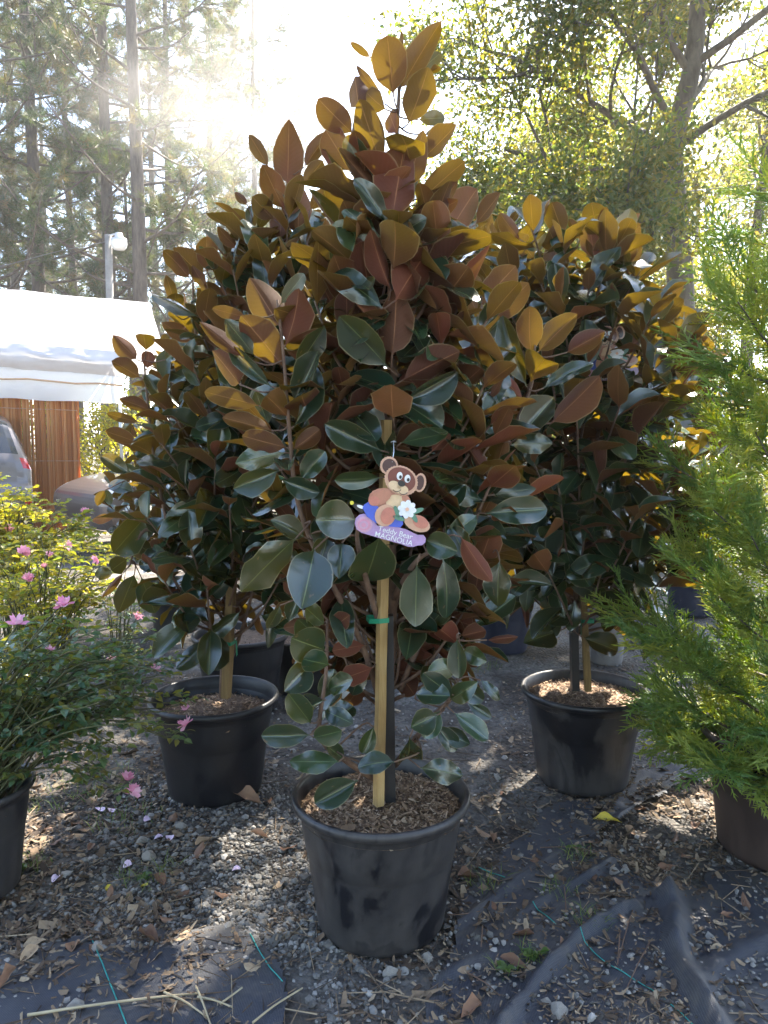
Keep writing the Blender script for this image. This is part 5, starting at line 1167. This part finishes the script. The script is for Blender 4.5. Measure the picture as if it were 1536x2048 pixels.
# ------------------------------------------------------------------ pole lamp and wires
M['polewood'] = smat('grey_pole', [(.3, (.20, .19, .18)), (.7, (.30, .28, .26))], 8, .85, .4)
M['lampgrey'] = smat('lamp_housing', [(.3, (.50, .52, .55)), (.7, (.62, .64, .66))], 10, .4)
M['lampwhite'] = smat('lamp_lens', [(.3, (.72, .72, .74)), (.7, (.82, .82, .84))], 10, .2)
pb = at(228, 900, 15.5); pt = at(231, 470, 15.5); pl = empty('lamp_pole', (pb.x, pb.y, 0)); tag(pl, 'grey pole with a white yard lamp in front of a pine trunk', 'lamp pole')
MB().tube([(0, 0, -.1), (0, 0, pt.z * .5), (.02, 0, pt.z)], .085, .07, n=10).build('pole', M['polewood'], pl)
lx = at(238, 480, 15.4) - Vector((pb.x, pb.y, 0))
lm = MB().lathe([(.02, .14), (.07, .13), (.085, .05), (.15, .02), (.155, -.01)], 20, Matrix.Translation(lx)).build('lamp_head', M['lampgrey'], pl)
MB().lathe([(.150, -.012), (.155, -.08), (.14, -.15), (.10, -.19), (.005, -.20)], 20, Matrix.Translation(lx)).build('lens', M['lampwhite'], lm)
MB().tube([(.02, 0, pt.z - .15), (.06, -.05, pt.z - .02), tuple(lx + Vector((0, 0, .13)))], .018, n=6).build('lamp_arm', M['metal'], lm)
M['wire'] = smat('wire', [(.3, (.10, .10, .10)), (.7, (.16, .16, .16))], 10, .6)
def wire(label, pts):
    o = MB().tube(smooth_poly(pts, 8), .008, n=4).build('overhead_wire', M['wire']); tag(o, label, 'wire')
wire('thin overhead wire running to the yard lamp pole', [at(-260, 600, 14), at(20, 528, 14.8), at(120, 502, 15.2), pt + Vector((0, 0, -.1))])
wire('thin overhead wire crossing the oak leaves', [at(980, 440, 13), at(1120, 425, 12.5), at(1290, 392, 12), at(1480, 372, 11.5), at(1700, 340, 11)])

# ------------------------------------------------------------------ fallen leaves, petals, stones, stalks
def dry_mat():
    m, nt, N = new_mat('dry_leaf'); L = nt.links.new
    out = N('ShaderNodeOutputMaterial'); p = N('ShaderNodeBsdfPrincipled'); L(p.outputs[0], out.inputs[0]); oi = N('ShaderNodeObjectInfo'); tc = N('ShaderNodeTexCoord')
    nz = N('ShaderNodeTexNoise'); nz.inputs['Scale'].default_value = 5; nz.inputs['Detail'].default_value = 6; L(tc.outputs['Object'], nz.inputs['Vector'])
    c = ramp(nt, oi.outputs['Random'], [(0, (.14, .065, .035)), (.35, (.27, .135, .075)), (.7, (.40, .25, .15)), (1, (.50, .38, .24))])
    L(mixc(nt, math_n(nt, 'MULTIPLY', nz.outputs[0], .7), c, (.13, .075, .045)), p.inputs['Base Color']); p.inputs['Roughness'].default_value = .7; return m
M['dry'] = dry_mat()
M['yellow'] = smat('yellow_leaf', [(.3, (.50, .36, .03)), (.7, (.62, .50, .05))], 20, .5)
M['petalpale'] = smat('fallen_petal', [(.3, (.72, .52, .70)), (.7, (.80, .66, .78))], 20, .5)
DRY = []
for q in ((.9, .25, .10, .7, .3), (-.7, .30, .14, .9, -.5), (.5, -.35, .16, .5, .6), (1.3, .15, .2, .8, -.2), (-.3, .45, .12, .3, .8)):
    v, f, uv_ = leaf_template(*q, sub=4); v = v - np.array([0, .5, 0]); DRY.append(mesh_np('dry_leaf', v, f, M['dry'], uv=uv_))
rl = random.Random(5)
def fallen(px, py, L, w, label, group, mat=None, rz=None, lift=.008):
    g = gnd(px, py); me = DRY[rl.randrange(5)]
    if mat is not None: me = me.copy(); me.materials.clear(); me.materials.append(mat)
    o = bpy.data.objects.new('fallen_leaf', me); link(o); o.location = (g.x, g.y, gz(g.x, g.y) + lift); o.scale = (w, L, L * .9); o.rotation_euler = (rl.gauss(0, .15), rl.gauss(0, .15), rl.uniform(0, 6.28) if rz is None else rz)
    tag(o, label, 'leaf', group); return o
spots = [(395, 1712), (410, 1690), (365, 1790), (320, 1765), (268, 1820), (335, 1838), (298, 1880), (222, 1858), (68, 1885), (55, 1912), (130, 1870), (180, 1850), (148, 1895), (310, 1915), (505, 1940), (190, 1905), (15, 1960), (450, 1792), (520, 1675), (970, 1668), (985, 1680), (935, 1760), (1005, 1585), (980, 1815), (1045, 1880), (1190, 1690), (1070, 1730), (1330, 1740), (1460, 1830), (1495, 1810), (1240, 1770), (1030, 1938), (940, 2030), (1180, 1760), (1260, 1670), (1350, 1680), (1390, 1660), (1300, 1700), (1375, 1720), (1280, 1620), (155, 1650), (180, 1700), (110, 1690), (90, 1660), (345, 1640), (560, 1770), (220, 1790), (1130, 1900), (1440, 1900), (575, 1700)]
for (px, py) in spots:
    fallen(px, py, rl.uniform(.035, .075), rl.uniform(.018, .034), 'curled brown fallen leaf lying on the dirt', 'fallen leaves on the ground')
fallen(495, 1612, .11, .06, 'large brown fallen magnolia leaf at the foot of the pot behind the rose bush', None, rz=1.3, lift=.02)
fallen(535, 1608, .05, .03, 'pale fallen leaf beside the large brown magnolia leaf', None, rz=.4, lift=.015)
fallen(1212, 1646, .10, .022, 'long yellow leaf lying on the dirt beside the muddy pot', None, M['yellow'], rz=1.0, lift=.015)
fallen(218, 1778, .035, .02, 'small yellow leaf on dirt near the pink petals', 'small yellow leaves', M['yellow']); fallen(288, 1775, .03, .014, 'small yellow leaf on dirt near the pink petals', 'small yellow leaves', M['yellow'])
for k, (px, py) in enumerate([(294, 1642), (317, 1680), (340, 1680), (112, 1760), (473, 1742), (200, 1620), (255, 1732), (224, 1622)]):
    g = gnd(px, py); r_ = random.Random(k); n = 10; V = [(0, 0, 0)] + [((.013 + .003 * r_.random()) * math.cos(a * .628) * (1.3 if k % 2 else .9), .012 * math.sin(a * .628), .004 + .004 * math.sin(a * 1.3)) for a in range(n)]
    o = obj_py('petal', V, [(0, 1 + a, 1 + (a + 1) % n) for a in range(n)], M['petalpale'], None, True); o.location = (g.x, g.y, gz(g.x, g.y) + .008); o.rotation_euler = (r_.gauss(0, .2), r_.gauss(0, .2), r_.uniform(0, 6))
    tag(o, 'pale pink fallen rose petal on the dirt', 'petal', 'fallen petals under the rose bush')
M['stone'] = smat('stone', [(.3, (.22, .19, .16)), (.5, (.34, .31, .27)), (.7, (.46, .43, .39))], 30, .85, .6, 90)
def stone(px, py, s, label, group=None, seed=0):
    import bmesh
    bm = bmesh.new(); bmesh.ops.create_icosphere(bm, subdivisions=3, radius=1.0)
    for v in bm.verts:
        d = v.co.normalized(); k = 1 + .34 * noise.noise(d * 1.3 + Vector((seed * 5.1, 0, 0))) + .10 * noise.noise(d * 3.5 + Vector((0, seed * 3.3, 0)))
        for (px_, py_, pz_, dd) in ((.8, .3, .5, .72), (-.6, .5, .6, .70), (.1, -.8, .6, .74), (-.5, -.6, .4, .76)):
            n = Matrix.Rotation(seed * 1.7, 3, 'Z') @ Vector((px_, py_, pz_)).normalized(); e = d.dot(n) * k
            if e > dd: k *= dd / e
        v.co = d * k
    me = bpy.data.meshes.new('stone'); bm.to_mesh(me); bm.free(); me.materials.append(M['stone'])
    o = link(bpy.data.objects.new('stone', me)); g = gnd(px, py); o.location = (g.x, g.y, gz(g.x, g.y) + s * .38); o.scale = (s, s * .8, s * .66); o.rotation_euler = (0, 0, seed * 1.3)
    tag(o, label, 'stone', group)
stone(1117, 2022, .024, 'pale angular stone on the wrinkled fabric beside a smaller stone', None, 1); stone(1093, 2003, .013, 'small rounded stone touching the pale angular stone', None, 2)
stone(1228, 1748, .018, 'grey rounded stone at the end of the rolled fabric scrap', None, 3); stone(1250, 1738, .013, 'small white stone leaning on the grey rounded stone', None, 4)
stone(152, 2008, .019, 'knobbly grey stone on the flat fabric sheet next to the reed stalk', None, 5); stone(195, 1895, .020, 'pale stone by the teal thread of the flat fabric sheet', None, 6); stone(195, 1862, .012, 'white stone at the upper edge of the flat fabric sheet', None, 16)
stone(363, 1655, .020, 'greenish grey stone behind the pink petals', None, 7); stone(283, 1683, .018, 'tan stone beside the pink petals', None, 8); stone(298, 1716, .024, 'flat pale green stone under the pink petals', None, 9)
stone(780, 1945, .019, 'light stone in front of the scuffed pot', None, 10); stone(855, 1915, .017, 'light stone against the base of the scuffed pot', None, 11); stone(1112, 1738, .014, 'chalky stone beside the rolled fabric scrap', None, 12)
for k, (px, py) in enumerate([(1055, 1865), (1270, 1884), (885, 2040), (835, 2030), (122, 2008), (328, 1652), (1165, 1700), (1410, 1780), (600, 1640), (560, 1650), (430, 1640), (510, 1720), (590, 1760), (470, 1660), (400, 1660)]):
    stone(px, py, random.uniform(.008, .013), 'small grey pebble lying on the ground', 'loose pebbles on the ground', 20 + k)
M['straw'] = smat('dry_stalk', [(.3, (.30, .23, .13)), (.7, (.48, .40, .26))], 20, .7)
M['twigm'] = smat('dark_twig', [(.3, (.10, .06, .04)), (.7, (.20, .12, .08))], 20, .8)
def stalk(pts, r, mat, label, group, lift=.014):
    P = [gnd(*p) for p in pts]; P = [Vector((p.x, p.y, gz(p.x, p.y) + lift + .004 * math.sin(i * 2))) for i, p in enumerate(P)]
    o = MB().tube(smooth_poly(P, 5), r, r * .7, n=6).build('dry_stalk', M[mat]); tag(o, label, 'stalk', group)
stalk([(55, 2035), (180, 2018), (310, 1996), (400, 1990)], .0032, 'straw', 'long straight dry reed stalk on the flat fabric sheet', None)
for pts in ([(328, 1988), (370, 2010), (415, 2035)], [(392, 1978), (405, 2010), (425, 2060)], [(395, 1998), (430, 2008), (465, 2016)], [(505, 2050), (550, 2020), (605, 1980)], [(440, 2012), (485, 1985)]):
    stalk(pts, .0026, 'straw', 'short dry stalk in the tangle on the flat fabric sheet', 'tangle of dry stalks')
for pts in ([(1125, 1760), (1130, 1800), (1132, 1840)], [(1240, 1870), (1235, 1940)], [(1265, 1830), (1250, 1880), (1238, 1920)], [(1300, 1890), (1275, 1940), (1250, 1990)], [(935, 1955), (970, 1980), (1000, 2000)], [(1080, 1703), (1140, 1706), (1200, 1712)], [(895, 1835), (925, 1838), (960, 1828)], [(965, 1860), (962, 1905)], [(1392, 1975), (1420, 1952), (1455, 1930)], [(105, 1968), (135, 1950), (160, 1933)], [(245, 1985), (280, 1965), (300, 1955)]):
    stalk(pts, .0018, 'twigm', 'thin dark dry twig lying on the ground', 'thin twigs on the ground')
for k, (px, py) in enumerate([(45, 1742), (1150, 1705), (1010, 1952), (1062, 1925), (1078, 1920), (290, 1760)]):
    g = gnd(px, py); r_ = random.Random(k); P = []; D = []
    for j in range(6):
        a = j * 1.05 + r_.random(); P.append((g.x, g.y, gz(g.x, g.y) + .004 + .003 * j)); D.append((math.cos(a), math.sin(a), .45))
    Vv, Ff, Rr, _ = scatter(LFL, np.array(P), basis(np.array(D), np.tile([0, 0, 1.0], (6, 1))), rng.uniform(.016, .032, 6))
    tag(obj_np('seedling', Vv, Ff, M['weed'], None, smooth=False, rnd=Rr * .5), 'tiny green seedling sprouting from the dirt', 'seedling', 'green seedlings on the ground')

# ------------------------------------------------------------------ air
def volume_box(name, lo, hi, dens, aniso, col):
    m, nt, N = new_mat(name + '_air'); out = N('ShaderNodeOutputMaterial'); v = N('ShaderNodeVolumePrincipled')
    v.inputs['Color'].default_value = (*col, 1); v.inputs['Density'].default_value = dens; v.inputs['Anisotropy'].default_value = aniso
    nt.links.new(v.outputs[0], out.inputs['Volume'])
    c = [(a + b) / 2 for a, b in zip(lo, hi)]; d = [b - a for a, b in zip(lo, hi)]
    o = MB().box(c, d).build(name, m, None, False); o['kind'] = 'stuff'; o['label'] = 'thin bright morning haze'; return o
volume_box('haze', (-420, -130, -1.2), (420, 620, 27.5), .0016, .55, (1.0, .97, .94))

# drifting smoke lit by the sun, in front of the pines
def smoke(label, c, rad, dens, seed):
    import bmesh
    m, nt, N = new_mat('smoke'); L = nt.links.new
    out = N('ShaderNodeOutputMaterial'); v = N('ShaderNodeVolumePrincipled'); tc = N('ShaderNodeTexCoord')
    v.inputs['Color'].default_value = (1, .97, .94, 1); v.inputs['Anisotropy'].default_value = .6
    ln = N('ShaderNodeVectorMath'); ln.operation = 'LENGTH'; L(tc.outputs['Object'], ln.inputs[0])
    fall = math_n(nt, 'SUBTRACT', 1.0, ln.outputs['Value'], clamp=True)
    nz = N('ShaderNodeTexNoise'); nz.inputs['Scale'].default_value = 2.2; nz.inputs['Detail'].default_value = 4; nz.inputs['Distortion'].default_value = .8
    ad = N('ShaderNodeVectorMath'); ad.operation = 'ADD'; L(tc.outputs['Object'], ad.inputs[0]); ad.inputs[1].default_value = (seed, 0, 0); L(ad.outputs[0], nz.inputs['Vector'])
    f = math_n(nt, 'MULTIPLY', math_n(nt, 'POWER', fall, 1.3), math_n(nt, 'MULTIPLY', math_n(nt, 'SUBTRACT', nz.outputs[0], .46, clamp=True), dens * 7))
    L(f, v.inputs['Density']); L(v.outputs[0], out.inputs['Volume'])
    bm = bmesh.new(); bmesh.ops.create_icosphere(bm, subdivisions=3, radius=1.0); me = bpy.data.meshes.new('smoke'); bm.to_mesh(me); bm.free(); me.materials.append(m)
    o = link(bpy.data.objects.new('smoke', me)); o.location = c; o.scale = rad; tag(o, label, kind='stuff'); return o
smoke('sunlit white smoke drifting in front of the pines', at(500, 150, 13.0), (4.0, 1.6, 2.7), .10, 3.0)
smoke('faint veil of smoke between the treetop and the pines', at(640, 330, 13.5), (2.6, 1.4, 1.3), .14, 9.0)
